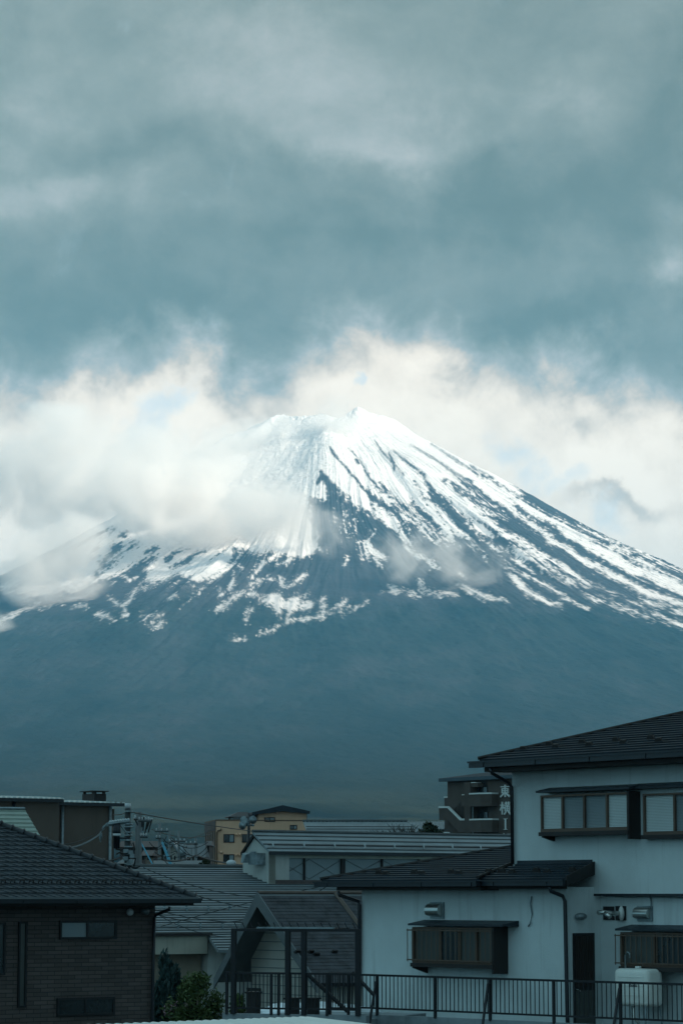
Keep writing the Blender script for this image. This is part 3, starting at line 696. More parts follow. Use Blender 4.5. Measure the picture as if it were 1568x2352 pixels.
# far hip face and back slope close the roof
apex = rp.pt(bt * hipr, bt)
bl = FR.pt(EU[0], -9, zE)
apr = rp.pt(sR - EU[0] + .8 - bt * hipr, bt); brr = FR.pt(sR + .8, -9, zE); frr = rp.pt(sR - EU[0] + .8, 0)
rb.prism([rp.pt(0, 0, -.01), apex - rp.nn * .01, bl + Z * 0], -Z * .1)
rb.prism([frr - rp.nn * .01, brr, apr - rp.nn * .01], -Z * .1)
rb.prism([bl - Z * .01, apex - Z * .02, apr - Z * .02, brr - Z * .01], -Z * .1)
ro = rb.build('roof', M['blackmetal'], wh)
MB().tube([rp.pt(-.02, -.02, .03), rp.pt(bt * hipr, bt, .03)], .045, 6).build('hip_cap', M['trim'], ro)
sg = MB()
for row, (bq, ph) in enumerate([(.62, 0), (.95, .55)]):
    a_ = .9 + ph
    while a_ < sR - EU[0]:
        if a_ > bq * hipr + .25:
            sg.hexa([rp.pt(a_ - .13, bq - .03, .0), rp.pt(a_ + .13, bq - .03, .0), rp.pt(a_ + .13, bq + .05, .0), rp.pt(a_ - .13, bq + .05, .0),
                     rp.pt(a_ - .07, bq - .02, .11), rp.pt(a_ + .07, bq - .02, .11), rp.pt(a_ + .07, bq + .03, .11), rp.pt(a_ - .07, bq + .03, .11)])
        a_ += 1.12
build_each(sg, 'snow_guard', M['trim'], ro)
def gutter(fr, s0, s1, d, z, h=.13, w_=.13):
    g_ = MB()
    g_.box(fr, s0, s1, d, d + w_, z - h, z); g_.box(fr, s0 - .03, s1 + .02, d + w_ - .01, d + w_ + .025, z - .03, z + .012)
    s_ = s0 + .5
    while s_ < s1: g_.box(fr, s_, s_ + .03, d + w_ - .004, d + w_ + .016, z - h, z - .02); s_ += 1.8
    return g_
gz_ = zE - .06
gutter(FR, EU[0] - .22, sR + .8, .76, gz_, .14).build('gutter', M['gutter'], wh)
MB().box(FR, EU[0] + .12, sR + .8, .0, .70, zE - .30, zE - .115).build('eave_board', M['trim'], wh)
def pipe(fr, pxs, d, r, name='downpipe', m='gutter', parent=None):
    pts_ = []
    for x, y, dd in pxs:
        s_, z_ = fr.hit(x, y, dd); pts_.append(fr.pt(s_, dd, z_))
    t_ = MB().tube(pts_, r, 8)
    return t_.build(name, M[m], parent)
pipe(FR, [(1126, 1764, .83), (1129, 1776, .8), (1166, 1797, .15), (1174.5, 1808, .08), (1176.5, 1985, .08)], 0, .042, parent=wh)
# lower roofs
E2 = FR.hit(738, 2021, 1.45); rp2 = RoofPlane(FR, FR.pt(E2[0], 1.45, E2[1]), .235)
hx = rp2.co(rp2.hit(1173, 1947)); r2 = hx[0] / hx[1]
s_end = rp2.co(rp2.hit(1088, 2021))[0]; v2 = rp2.co(rp2.hit(1178, 1984))
pts2 = [rp2.pt(0, 0), rp2.pt(s_end, 0), rp2.pt(*v2), rp2.pt(v2[0] + .2, hx[1] + .3), rp2.pt((hx[1] + .3) * r2, hx[1] + .3)]
lr_ = roof_slab(rp2, pts2, .10); courses(lr_, rp2, pts2, .225, .022, .035)
lo = lr_.build('roof', M['blackmetal'], wh)
MB().tube([rp2.pt(-.02, -.02, .03), rp2.pt((hx[1] + .3) * r2, hx[1] + .3, .03)], .045).build('hip_cap', M['trim'], lo)
MB().tube([rp2.pt(s_end, 0, .03), rp2.pt(v2[0], v2[1], .03)], .04).build('hip_cap', M['trim'], lo)
sg = MB()
for bq, ph in ((.55, 0), (.42, .42)):
    a_ = 1.6 + ph
    while a_ < s_end:
        sg.hexa([rp2.pt(a_ - .13, bq - .03, .0), rp2.pt(a_ + .13, bq - .03, .0), rp2.pt(a_ + .13, bq + .05, .0), rp2.pt(a_ - .13, bq + .05, .0),
                 rp2.pt(a_ - .07, bq - .02, .11), rp2.pt(a_ + .07, bq - .02, .11), rp2.pt(a_ + .07, bq + .03, .11), rp2.pt(a_ - .07, bq + .03, .11)])
        a_ += 1.35
build_each(sg, 'snow_guard', M['trim'], lo)
E3 = FR.hit(1092, 2018, 1.3); rp3 = RoofPlane(FR, FR.pt(E3[0], 1.3, E3[1]), .25)
s3 = rp3.co(rp3.hit(1302, 2016))[0]
pts3 = [rp3.pt(-.0, 0), rp3.pt(s3, 0), rp3.pt(s3 - .55, 1.42), rp3.pt(0.0, 1.42)]
l3 = roof_slab(rp3, pts3, .10); courses(l3, rp3, pts3, .225, .022, .035)
l3.box(FR, E3[0], E3[0] + s3 - .55, -.03, .03, E3[1] + 1.32 * .25 - .02, E3[1] + 1.32 * .25 + .09)
l3o = l3.build('roof', M['blackmetal'], wh)
fb_ = MB().prism([rp3.pt(s3, -.02, .05), rp3.pt(s3 - .53, 1.38, .05), rp3.pt(s3 - .53, 1.38, .05) - Z * .30, rp3.pt(s3, -.02, .05) - Z * .22], FR.u * .05)
fb_.build('barge_board', M['trim'], l3o)
sg = MB()
for bq, ph in ((.55, 0), (.42, .5)):
    a_ = .3 + ph
    while a_ < s3 - .3:
        sg.hexa([rp3.pt(a_ - .13, bq - .03, .0), rp3.pt(a_ + .13, bq - .03, .0), rp3.pt(a_ + .13, bq + .05, .0), rp3.pt(a_ - .13, bq + .05, .0),
                 rp3.pt(a_ - .07, bq - .02, .11), rp3.pt(a_ + .07, bq - .02, .11), rp3.pt(a_ + .07, bq + .03, .11), rp3.pt(a_ - .07, bq + .03, .11)])
        a_ += 1.2
build_each(sg, 'snow_guard', M['trim'], l3o)
zg = E2[1] - .05
gutter(FR, E2[0] - .12, E2[0] + s_end + .12, 1.46, zg, .12).build('gutter', M['gutter'], wh)
gutter(FR, E3[0] + .25, E3[0] + s3 + .02, 1.31, E3[1] - .05, .12).build('gutter', M['gutter'], wh)
MB().box(FR, s830 - .3, E2[0] + s_end + .05, .85, 1.40, E2[1] - .26, E2[1] - .10).build('eave_board', M['trim'], wh)
MB().box(FR, E3[0] + .3, s1300 + .03, .85, 1.25, E3[1] - .24, E3[1] - .10).build('eave_board', M['trim'], wh)
pipe(FR, [(777, 2048, 1.5), (779, 2056, 1.5), (823, 2070, .95), (825.5, 2080, .93), (824.5, 2325, .93)], 0, .045, parent=wh)
pipe(FR, [(1261, 2032, 1.35), (1264, 2047, 1.33), (1291, 2058, .97), (1296.5, 2070, .93), (1302, 2340, .93), (1303, 2365, .93)], 0, .045, parent=wh)
# bay window of the upper storey
def bay(fr, dw, dd, roof_px, body_px, panes, side_px, brackets, lab, grille=None, pane_frame='brownframe'):
    """oriel window: cap roof, box, panes, sill, side board; dw = wall plane, dd = how far it stands out"""
    x0, y0, x1, y1 = body_px; d = dw + dd
    a, b, c, e = fr.rect(x0, y0, x1, y1, d)
    body = MB().box(fr, a + .02, b - .01, dw - .05, d - .10, c, e)
    o = body.build('bay_window', M['trim'], wh); o['label'] = lab
    ra, rb_, rc, re = fr.rect(*roof_px, d + .08)
    cp = MB()
    cp.hexa([fr.pt(ra, d + .08, rc), fr.pt(rb_, d + .08, rc), fr.pt(rb_, dw, rc), fr.pt(ra, dw, rc),
             fr.pt(ra, d + .08, rc + .045), fr.pt(rb_, d + .08, rc + .045), fr.pt(rb_, dw, rc + .13), fr.pt(ra, dw, rc + .13)])
    cp.build('cap_roof', M['blackmetal'], o)
    MB().box(fr, a - .03, b + .03, dw, d + .04, c - .09, c).build('sill', M['trim'], o)
    if side_px:
        # closing board on the right end, seen from its outer side
        bl_ = MB().box(fr, b - .01, b + .05, dw, d + .02, c - .20, e + .02)
        bl_.build('side_board', M['trim'], o)
    for (bx0, by0, bx1, by1) in brackets:
        p0, p1, p2, p3 = fr.rect(bx0, by0, bx1, by1, d)
        MB().hexa([fr.pt(p0, d, c - .12), fr.pt(p0 + .08, d, c - .12), fr.pt(p0 + .08, dw, p2), fr.pt(p0, dw, p2), fr.pt(p0, d, c - .08), fr.pt(p0 + .08, d, c - .08), fr.pt(p0 + .08, dw, c - .08), fr.pt(p0, dw, c - .08)]).build('bracket', M['trim'], o)
    f = MB(); fw = .045
    f.box(fr, a, b, d - .09, d, c, c + fw * 1.6); f.box(fr, a, b, d - .09, d, e - fw, e)
    f.box(fr, a, a + fw, d - .09, d - .003, c + fw, e - fw); f.box(fr, b - fw, b, d - .09, d - .003, c + fw, e - fw)
    for (q0, q1, m) in panes[1:]:
        s_ = fr.hit(q0, (y0 + y1) / 2, d)[0]; f.box(fr, s_ - fw * .6, s_ + fw * .6, d - .09, d - .006, c + fw, e - fw)
    fo = f.build('frame', M[pane_frame], o)
    for (q0, q1, m) in panes:
        s0 = fr.hit(q0, (y0 + y1) / 2, d)[0]; s1_ = fr.hit(q1, (y0 + y1) / 2, d)[0]
        s0 = max(s0, a); s1_ = min(s1_, b); pn = MB()
        if m in ('blind', 'frosted'):            # slatted blind behind the glass
            z_ = c + fw
            while z_ < e - fw:
                pn.hexa([fr.pt(s0, d - .055, z_), fr.pt(s1_, d - .055, z_), fr.pt(s1_, d - .088, z_), fr.pt(s0, d - .088, z_),
                         fr.pt(s0, d - .072, z_ + .03), fr.pt(s1_, d - .072, z_ + .03), fr.pt(s1_, d - .088, z_ + .03), fr.pt(s0, d - .088, z_ + .03)]); z_ += .034
        else: pn.box(fr, s0, s1_, d - .09, d - .055, c + fw, e - fw)
        pn.build('pane', M[m], o)
    if grille:
        g_ = MB(); gd = d + .06; n_g, m_g = grille
        za, zb = c + .03, e - .04
        g_.box(fr, a - .12, b, gd, gd + .012, zb - .05, zb - .02); g_.box(fr, a - .12, b, gd, gd + .012, za + .03, za + .06)
        for i in range(n_g + 1):
            s_ = a - .12 + (b - .04 - a + .12) * i / n_g
            g_.box(fr, s_, s_ + .022, gd - .012, gd - .002, za, zb)
        build_each(g_, 'grille_bar', M[m_g], o)
    return o
bay(FR, 0, .34, (1229, 1806, 1443, 1817), (1240, 1823, 1441, 1909), [(1240, 1289, 'blind'), (1289, 1339, 'frosted'), (1339, 1391, 'frosted'), (1391, 1441, 'blind')], True,
    [(1243, 1918, 1252, 1932)], 'four pane bay window with white blinds in the upper storey')
bay(FR, 0, .16, (1447, 1795, 1760, 1806), (1475, 1818, 1740, 1915), [(1475, 1546, 'blind'), (1546, 1620, 'frosted'), (1620, 1740, 'blind')], False, [], 'upper window with blinds cut off by the right edge')
bay(FR, .85, .42, (936, 2117, 1153, 2127), (946, 2130, 1131, 2214), [(946, 1008, 'brownpane'), (1008, 1052, 'darkglass'), (1052, 1092, 'brownpane'), (1092, 1131, 'brownpane')], True,
    [(946, 2220, 956, 2236)], 'lower bay window behind brown vertical bars', (17, 'brownframe'))
bay(FR, -.2, .42, (1411, 2128, 1760, 2140), (1424, 2143, 1740, 2224), [(1424, 1500, 'brownpane'), (1500, 1570, 'darkglass'), (1570, 1740, 'brownpane')], False, [], 'barred bay window above the oil tank', (26, 'brownframe'))
# door in the end wall of the projecting wing
FE = Frame(FR.pt(s1300, .85, 0), 38)
dx0 = FE.hit(1316, 2250, .02)[0]; dx1 = FE.hit(1365, 2250, .02)[0]; dz0 = FE.hit(1340, 2372, .02)[1]; dz1 = FE.hit(1340, 2143, .02)[1]
dx0 = max(dx0, .12); 
dm = MB().box(FE, dx0, dx1, -.02, .03, dz0, dz1); do = dm.build('door', M['darkframe'], wh); do['label'] = 'narrow dark side door with a slatted upper half'
zmid = FE.hit(1340, 2270, .02)[1]
MB().box(FE, dx0 + .05, dx1 - .05, .03, .045, dz0 + .06, zmid - .05).build('door_panel', M['brownpane'], do)
sl = MB(); s_ = dx0 + .06
while s_ < dx1 - .06: sl.box(FE, s_, s_ + .022, .03, .055, zmid + .05, dz1 - .06); s_ += .055
build_each(sl, 'slat', M['wood'], do)
MB().tube([FE.pt(dx0 + .06, .05, zmid - .02), FE.pt(dx0 + .13, .06, zmid - .03), FE.pt(dx0 + .17, .06, zmid - .06)], .012).build('door_handle', M['steel'], do)
# wall vents
def hood(fr, d, x0, y0, x1, y1, parent, lab=None):
    a, b, c, e = fr.rect(x0, y0, x1, y1, d + .02)
    m_ = MB().box(fr, b - .06, b, d, d + .05, c, e)
    m_.box(fr, a + .02, b - .04, d, d + .03, c, e)
    o = m_.build('vent_plate', M['galv'], parent)
    zc = c + (e - c) * .48; r_ = (e - c) * .46; h = MB(); n_ = 10
    prof = [(0, zc + r_)] + [(r_ * 1.05 * math.sin(t_ * math.pi / 2 / n_ * 1.25), zc + r_ * math.cos(t_ * math.pi / 2 / n_ * 1.25)) for t_ in range(1, n_ + 1)] + [(r_ * .75, zc - r_ * .55), (0, zc - r_ * .8)]
    for i in range(len(prof) - 1):
        (p0, z0), (p1, z1) = prof[i], prof[i + 1]
        h.add([fr.pt(a, d + p0, z0), fr.pt(b - .05, d + p0, z0), fr.pt(b - .05, d + p1, z1), fr.pt(a, d + p1, z1)], [(0, 1, 2, 3)], True)
    h.add([fr.pt(a, d + p, z_) for p, z_ in prof], [tuple(range(len(prof)))]); h.add([fr.pt(b - .05, d + p, z_) for p, z_ in prof], [tuple(range(len(prof)))[::-1]])
    h.build('vent_hood', M['steel'], o)
    return o
hood(FR, .85, 986, 2072, 1019, 2110, wh); hood(FR, -.2, 1461, 2081, 1497, 2116, wh)
# flue pipes between the two
fl = MB()
def fp(x, y, d): s_, z_ = FR.hit(x, y, d); return FR.pt(s_, d, z_)
q_ = MB(); q_.pxbox(FR, 1384, 2082, 1408, 2113, -.22, -.17); q_.build('vent_plate', M['darkframe'], wh)
q_ = MB(); q_.pxbox(FR, 1412, 2081, 1435, 2114, -.22, -.17); q_.build('vent_plate', M['darkframe'], wh)
fl.tube([fp(1426, 2098, -.17), fp(1410, 2098, .1), fp(1390, 2097, .35), fp(1381, 2095, .35), fp(1373, 2096, .35)], .055, 10)
fl.tube([fp(1388, 2097, .36), fp(1395, 2101, .36), fp(1400, 2107, .36)], .05, 10)
fl.build('flue_pipe', M['steel'], wh)
MB().ball(fp(1426, 2098, -.15), .17, 14, (.4, .9, 1)).build('flue_collar', M['white'], wh)
lm = MB().ball(FE.pt(*[FE.hit(1333, 2105, .12)[0], .12, FE.hit(1333, 2105, .12)[1]]), .11, 12, (1.3, 1.2, .75)); lm.build('porch_lamp', M['galv'], wh)
pipe(FR, [(1212 + 8, 2059, .87), (1217, 2075, .88), (1221, 2100, .88), (1217, 2120, .88), (1212, 2128, .88)], 0, .016, 'loose_cable', 'galv', wh)
pipe(FR, [(1492, 2058, -.17), (1494, 2075, -.17), (1493, 2090, -.15)], 0, .014, 'conduit', 'galv', wh)
pipe(FR, [(1385, 2058, -.17), (1440, 2061, -.17), (1500, 2060, -.17), (1567, 2062, -.17)], 0, .014, 'conduit', 'galv', wh)

# raised plot and its retaining wall
FF = Frame(P(1568, 2262, 56), -47)
tr = MB()
sa_, sb_ = FF.hit(828, 2300)[0], FF.hit(1568, 2300)[0] + 6
zk = FF.hit(1200, 2346)[1]
tr.box(FF, sa_, sb_, -.18, .0, 0, zk)
rw = solo(tr, 'retaining_wall', M['concrete'], 'grey concrete retaining wall under the long black fence', 'wall')
FD = Frame(P(822, 2300, 61), -22)
zk2 = FD.hit(660, 2330)[1]
tr = MB().box(FD, FD.hit(511, 2330)[0], FD.hit(840, 2330)[0], -.2, .0, 0, zk2); tr.box(FD, FD.hit(511, 2330)[0], FD.hit(840, 2330)[0] - .3, -4.5, -.2, 0, zk2 - .12)
solo(tr, 'retaining_wall', M['concrete'], 'grey concrete base under the black steel frame and its railing', 'wall')
tp = MB().prism([FF.pt(sa_ + .2, -.18, TZ - .25), FF.pt(sb_, -.18, TZ - .25), FF.pt(sb_, -22, TZ - .25), FF.pt(sa_ + .2, -22, TZ - .25)], -Z * .3)
tag(tp.build('terrace_ground', paint('terrace_gravel', (.10, .11, .11), .95, bump=.5)), kind='structure')

# fence on the retaining wall
def fence(fr, s0, s1, ztop, zbot, zbase, posts, gap, label, bt_=.014, extra=None):
    root = thing('metal_fence', label, 'fence', fr.pt((s0 + s1) / 2, 0, zbase))
    r_ = MB().box(fr, s0, s1, -.02, .025, ztop - .045, ztop); r_.box(fr, s0, s1, -.015, .02, zbot - .02, zbot + .02); build_each(r_, 'rail', M['rail'], root)
    b_ = MB(); s_ = s0 + gap / 2
    while s_ < s1: b_.box(fr, s_ - bt_ / 2, s_ + bt_ / 2, -.008, .008, zbot, ztop - .04); s_ += gap
    build_each(b_, 'baluster', M['rail'], root)
    for p_ in posts: MB().box(fr, p_ - .025, p_ + .025, -.026, .03, zbase - .02, ztop - .003).build('post', M['rail'], root)
    return root
zt = FF.hit(1200, 2247.5)[1]; zb = FF.hit(1200, 2330)[1]
fposts = [FF.hit(x, 2300)[0] for x in (866, 999, 1125, 1271, 1424, 1590)]
gap = (FF.hit(1240, 2300)[0] - FF.hit(1141, 2300)[0]) / 10
fe = fence(FF, sa_, sb_, zt, zb, zk, fposts, gap, 'long black bar fence in front of the white house')
for (x0, y0, x1, y1) in ((863, 2255, 848, 2352), (1120, 2260, 1108, 2352), (1421, 2271, 1409, 2352)):
    p0 = FF.pt(FF.hit(x0, y0, .06)[0], .06, FF.hit(x0, y0, .06)[1]); p1 = FF.pt(FF.hit(x1, y1, .5)[0], .5, FF.hit(x1, y1, .5)[1])
    MB().tube([p0, p1, p1 + (p1 - p0) * .5], .03, 6).build('brace', M['rail'], fe)

# steel frame (drying deck) and its railing on the left
df_ = thing('steel_frame', 'black steel post and beam frame of a laundry deck beside the white house', 'frame', FD.pt(FD.hit(680, 2320)[0], 0, zk2))
zt_ = FD.hit(680, 2133)[1]; zb_ = FD.hit(680, 2139.5)[1]
for x in (537, 661, 698, 822):
    s_ = FD.hit(x, 2230)[0]; MB().box(FD, s_ - .05, s_ + .05, -.05, .05, zk2 - .01, zb_).build('post', M['rail'], df_)
MB().box(FD, FD.hit(533, 2136)[0], FD.hit(826, 2136)[0], -.055, .055, zb_, zt_).build('beam', M['rail'], df_)
MB().box(FD, FD.hit(590, 2133)[0], FD.hit(768, 2133)[0], -.03, .03, zt_, zt_ + .035).build('pole_rest', M['galv'], df_)
hk = MB(); s_ = FD.hit(545, 2136)[0]; e_ = FD.hit(822, 2136)[0]
while s_ < e_:
    hk.tube([FD.pt(s_, 0, zt_), FD.pt(s_ - .07, 0, zt_ + .13)], .011, 5); s_ += .185
build_each(hk, 'hook', M['rail'], df_)
# inner beam running back
for x in (661,): MB().box(FD, FD.hit(x, 2136)[0] - .04, FD.hit(x, 2136)[0] + .04, -3.5, -.06, zb_, zt_ - .02).build('beam', M['rail'], df_)
s_ = FD.hit(698, 2230)[0]
b0 = FD.pt(FD.hit(700, 2240)[0], -.2, FD.hit(700, 2240)[1]); b1 = FD.pt(FD.hit(790, 2324)[0], -.2, FD.hit(790, 2324)[1])
MB().tube([b0, b1], .045, 6).build('stair_stringer', M['rail'], df_)
b0 = FD.pt(FD.hit(770, 2236)[0], -1.0, FD.hit(770, 2236)[1]); b1 = FD.pt(FD.hit(820, 2290)[0], -1.0, FD.hit(820, 2290)[1])
MB().tube([b0, b1], .04, 6).build('stair_stringer', M['rail'], df_)
sd0, sd1 = FD.hit(519, 2290)[0], FD.hit(826, 2290)[0]
zt2 = FD.hit(670, 2233.5)[1]; zb2 = FD.hit(670, 2317)[1]
gp_ = (FD.hit(780, 2290)[0] - FD.hit(560, 2290)[0]) / 24
fence(FD, sd0, sd1, zt2, zb2, zk2, [FD.hit(x, 2290)[0] for x in (521, 623, 640, 751)], gp_, 'black bar railing of the laundry deck between its posts', .018)
FS = FD.moved(0, -1.3)
fence(FS, FS.hit(756, 2290)[0], FS.hit(826, 2290)[0], FS.hit(790, 2234)[1], FS.hit(790, 2316)[1], zk2 - .1, [FS.hit(758, 2290)[0], FS.hit(800, 2290)[0]], gp_ * .62, 'short black stair railing behind the laundry deck', .016)
for i, (x0, y0, x1, y1, nm_, lb_, ct_) in enumerate([(566, 2282, 586, 2310, 'storage_box', 'small dark box on the laundry deck behind the bars, leftmost', 'box'), (655, 2296, 676, 2320, 'plant_pot', 'dark square pot on the deck between the two close posts', 'pot'), (705, 2296, 722, 2320, 'plant_pot', 'dark pot on the deck right of the close posts', 'pot')]):
    fr_ = FD.moved(0, -.9); a, b, c, e = fr_.rect(x0, y0, x1, y1)
    bx_ = MB().box(fr_, a, b, -.3, 0, zk2 - .11, e); bx_.box(fr_, a - .03, b + .03, -.33, .03, e, e + .04); solo(bx_, nm_, M['trim'], lb_, ct_)

# kerosene tank on legs
FT = Frame(FR.pt(FR.hit(1500, 2270, .6)[0], .62, 0), -52)
a, b, c, e = FT.rect(1407, 2225, 1486, 2312)
tk = thing('oil_tank', 'cream enamelled home heating oil tank on legs beside the white house', 'tank', FT.pt((a + b) / 2, -.25, TZ - .25))
tm = bmesh.new()
vsb = [FT.pt(x_, d_, z_) for z_ in (c, e) for x_, d_ in ((a, 0), (b, 0), (b, -.5), (a, -.5))]
bv = [tm.verts.new(v - Vector(tk.location)) for v in vsb]
for f_ in [(3,2,1,0),(4,5,6,7),(0,1,5,4),(1,2,6,5),(2,3,7,6),(3,0,4,7)]: tm.faces.new([bv[i] for i in f_])
bmesh.ops.bevel(tm, geom=list(tm.edges), offset=.11, segments=4, profile=.5, affect='EDGES')
me_ = bpy.data.meshes.new('tank_body'); tm.to_mesh(me_); tm.free(); me_.shade_smooth(); me_.materials.append(M['tank'].mat)
tb = bpy.data.objects.new('tank_body', me_); COL.objects.link(tb); tb.parent = tk
rb_ = MB()
for kx in (.30, .55, .78):
    z_ = c + (e - c) * kx; rb_.box(FT, a + .14, b - .14, .0, .008, z_ - .008, z_ + .008)
rb_.build('pressed_rib', M['tank'], tb)
lp = MB().pxbox(FT, 1443, 2257, 1461, 2266, .0, .012); lpo = lp.build('name_plate', M['plateb'], tb)
def text_mesh(name, body, fr, s0, z0, d, size, m, parent, ext=.004):
    cu_ = bpy.data.curves.new(name, 'FONT'); cu_.body = body; cu_.size = size; cu_.extrude = ext; cu_.align_x = 'CENTER'
    to = bpy.data.objects.new(name, cu_); COL.objects.link(to)
    bpy.context.view_layer.update()
    me = bpy.data.meshes.new_from_object(to.evaluated_get(bpy.context.evaluated_depsgraph_get()))
    bpy.data.objects.remove(to); bpy.data.curves.remove(cu_)
    mt_ = Matrix((fr.u, Z, fr.n)).transposed().to_4x4(); mt_.translation = fr.pt(s0, d, z0) - parent_loc(parent)
    me.transform(mt_); me.materials.clear(); me.materials.append(M[m].mat); me.name = name
    o = bpy.data.objects.new(name, me); COL.objects.link(o); o.parent = parent
    return o
aa, ab, ac, ae = FT.rect(1443, 2257, 1461, 2266, .012)
text_mesh('lettering', 'SUNWA', FT, (aa + ab) / 2, ac + (ae - ac) * .2, .014, (ae - ac) * .85, 'white', tb)
for s_ in (a + .12, b - .12):
    for d_, k_ in ((-.05, .12), (-.45, -.12)):
        MB().tube([FT.pt(s_, d_, c + .1), FT.pt(s_ + (.1 if s_ > a + .5 else -.1), d_ + k_, TZ - .24)], .022, 6).build('leg', M['galv'], tk)
MB().tube([FT.pt(a + .14, -.25, e - .02), FT.pt(a + .14, -.25, e + .28), FT.pt(a + .2, -.25, e + .36), FT.pt(a + .27, -.25, e + .33), FT.pt(a + .28, -.25, e + .22)], .02, 8).build('breather_pipe', M['galv'], tk)
MB().tube([FT.pt((a + b) / 2, -.25, e - .01), FT.pt((a + b) / 2, -.25, e + .05)], .07, 10).build('filler_cap', M['white'], tk)
MB().tube([FT.pt((a + b) / 2, -.1, c), FT.pt((a + b) / 2, -.1, c - .25), FT.pt((a + b) / 2 + .15, -.1, c - .35)], .03, 8).build('valve', M['steel'], tk)
# ================================================================== brown brick-tile house at the left
FL = Frame(P(355, 2068, 84), 38)
sw = FL.hit(356, 2150)[0]; zt_ = FL.hit(200, 2081)[1]
el = FL.hit(449, 2063, .8)
bh = thing('brick_house', 'house clad in dark brown brick tiles under a grey tiled hip roof at the left', 'house', FL.pt(sw - 5, -3, 0))
MB().box(FL, sw - 16, sw, -9, 0, 0, el[1] - .1).build('wall', M['brick'], bh)
rpl = RoofPlane(FL, FL.pt(el[0], .8, el[1]), .5)
kk = rpl.co(rpl.hit(0, 1896)); hr = kk[0] / kk[1]; bt = 6.2
ptl = [rpl.pt(0, 0), rpl.pt(hr * bt, bt), rpl.pt(-17.5, bt), rpl.pt(-17.5, 0)]
rs = roof_slab(rpl, ptl, .12)
step = .285; tw = .31
p2 = [rpl.co(p) for p in ptl]; b = .0; row = 0
while b < bt - step:
    sp_ = level_span(p2, b + .01)
    a0, a1 = max(sp_[0], -15), min(sp_[1], level_span(p2, min(b + step, bt - .01))[1] + .1)
    rs.hexa([rpl.pt(a0, b, -.02), rpl.pt(a1, b, -.02), rpl.pt(a1, b + step, -.02), rpl.pt(a0, b + step, -.02),
             rpl.pt(a0, b, .042), rpl.pt(a1, b, .042), rpl.pt(a1, b + step, .006), rpl.pt(a0, b + step, .006)])
    # each tile has a slanting roll: a low skewed ridge
    a = a0 + (row % 2) * tw * .5 + tw * .3
    while a < a1 - .35:
        x0, x1 = a - .10, a + .07
        rs.hexa([rpl.pt(x1, b - .006, -.01), rpl.pt(x1 + .055, b - .006, -.01), rpl.pt(x0 + .055, b + step * .95, -.01), rpl.pt(x0, b + step * .95, -.01),
                 rpl.pt(x1 + .01, b - .006, .068), rpl.pt(x1 + .045, b - .006, .068), rpl.pt(x0 + .045, b + step * .95, .03), rpl.pt(x0 + .01, b + step * .95, .03)])
        a += tw
    b += step; row += 1
# the hip face turned away and the back
rs.prism([rpl.pt(0, 0, -.02), rpl.pt(hr * bt, bt, -.02), FL.pt(el[0], -9.8, el[1])][::-1], -Z * .1)
lro = rs.build('roof', M['tile'], bh)
n_ = 22; L_ = (rpl.pt(hr * bt, bt) - rpl.pt(0, 0)); 
rc_ = MB()
for i in range(n_):
    p0 = rpl.pt(0, 0, .05) + L_ * (i / n_); p1 = rpl.pt(0, 0, .05) + L_ * ((i + 1.04) / n_)
    rc_.tube([p0 - Z * .0, p0 + (p1 - p0) * .12, p0 + (p1 - p0) * .13, p1], [.125, .125, .095, .085], 8)
rc_.build('hip_tiles', M['ridge'], lro)
sg = MB(); a = -14.5; bq = step * 3.1
while a < hr * bq - .4:
    c_ = rpl.pt(a, bq, .04)
    sg.tube([c_ - FL.u * .07, c_ - FL.u * .06 + rpl.nn * .09, c_ + FL.u * .06 + rpl.nn * .09, c_ + FL.u * .07], .022, 5); a += tw
build_each(sg, 'snow_guard', M['trim'], lro)
gl = gutter(FL, -20, el[0] + .12, .81, el[1] - .03, .11).build('gutter', M['gutter'], bh)
MB().box(FL, -20, el[0] + .02, .80, .93, el[1] - .029, el[1] + .035).build('eave_flashing', M['soffit'], bh)
MB().box(FL, -20, el[0] - .05, .0, .79, el[1] - .22, el[1] - .14).build('soffit', M['trim'], bh)
pipe(FL, [(390, 2083, .85), (389, 2089, .83), (359, 2101, .1), (354.5, 2110, .07), (352, 2225, .07), (350, 2352, .07), (350, 2380, .07)], 0, .05, parent=bh)
window(bh, FL, 139, 2114, 270, 2157, 0, [(142, 202, 'frosted'), (202, 267, 'darkglass')], depth=.07, fw=.065)
window(bh, FL, 133, 2291, 265, 2333, 0, [(136, 198, 'darkglass'), (198, 262, 'darkglass')], depth=.07, fw=.065)
window(bh, FL, 44, 2117, 63, 2314, 0, [(45, 62, 'brownpane')], depth=.07, fw=.055, label='tall narrow window slit')
window(bh, FL, -60, 2119, 14, 2240, 0, [(-58, 12, 'darkglass')], depth=.07, fw=.055)
q = FL.hit(299, 2095, .1); MB().ball(FL.pt(q[0], .1, q[1]), .11, 10).build('wall_lamp', M['insul'], bh)
MB().box(FL, FL.hit(324, 2090)[0], FL.hit(332, 2090)[0], 0, .15, FL.hit(328, 2098)[1], FL.hit(328, 2088)[1]).build('spot_lamp', M['galv'], bh)
q = FL.hit(338, 2092, .2); MB().tube([FL.pt(q[0] - .1, .05, q[1]), FL.pt(q[0], .25, q[1] - .03)], [.05, .10], 10).build('spot_lamp', M['galv'], bh)

# ================================================================== steep gabled house behind the laundry deck
FA = Frame(P(595, 2052, 92), 38)                    # ridge runs along u
FG = Frame(P(595, 2052, 92), -52)                   # its gable plane
ah = thing('gabled_house', 'house with a steep dark shingle roof and pale siding gable', 'house', FA.pt(3, -1, 0))
za = P(595, 2052, 92).z
sl_, zl_ = FG.hit(495, 2250); sr_, zr_ = FG.hit(717, 2236)
pr = (za - zr_) / sr_; pl_ = (za - zl_) / -sl_
LEN = 12
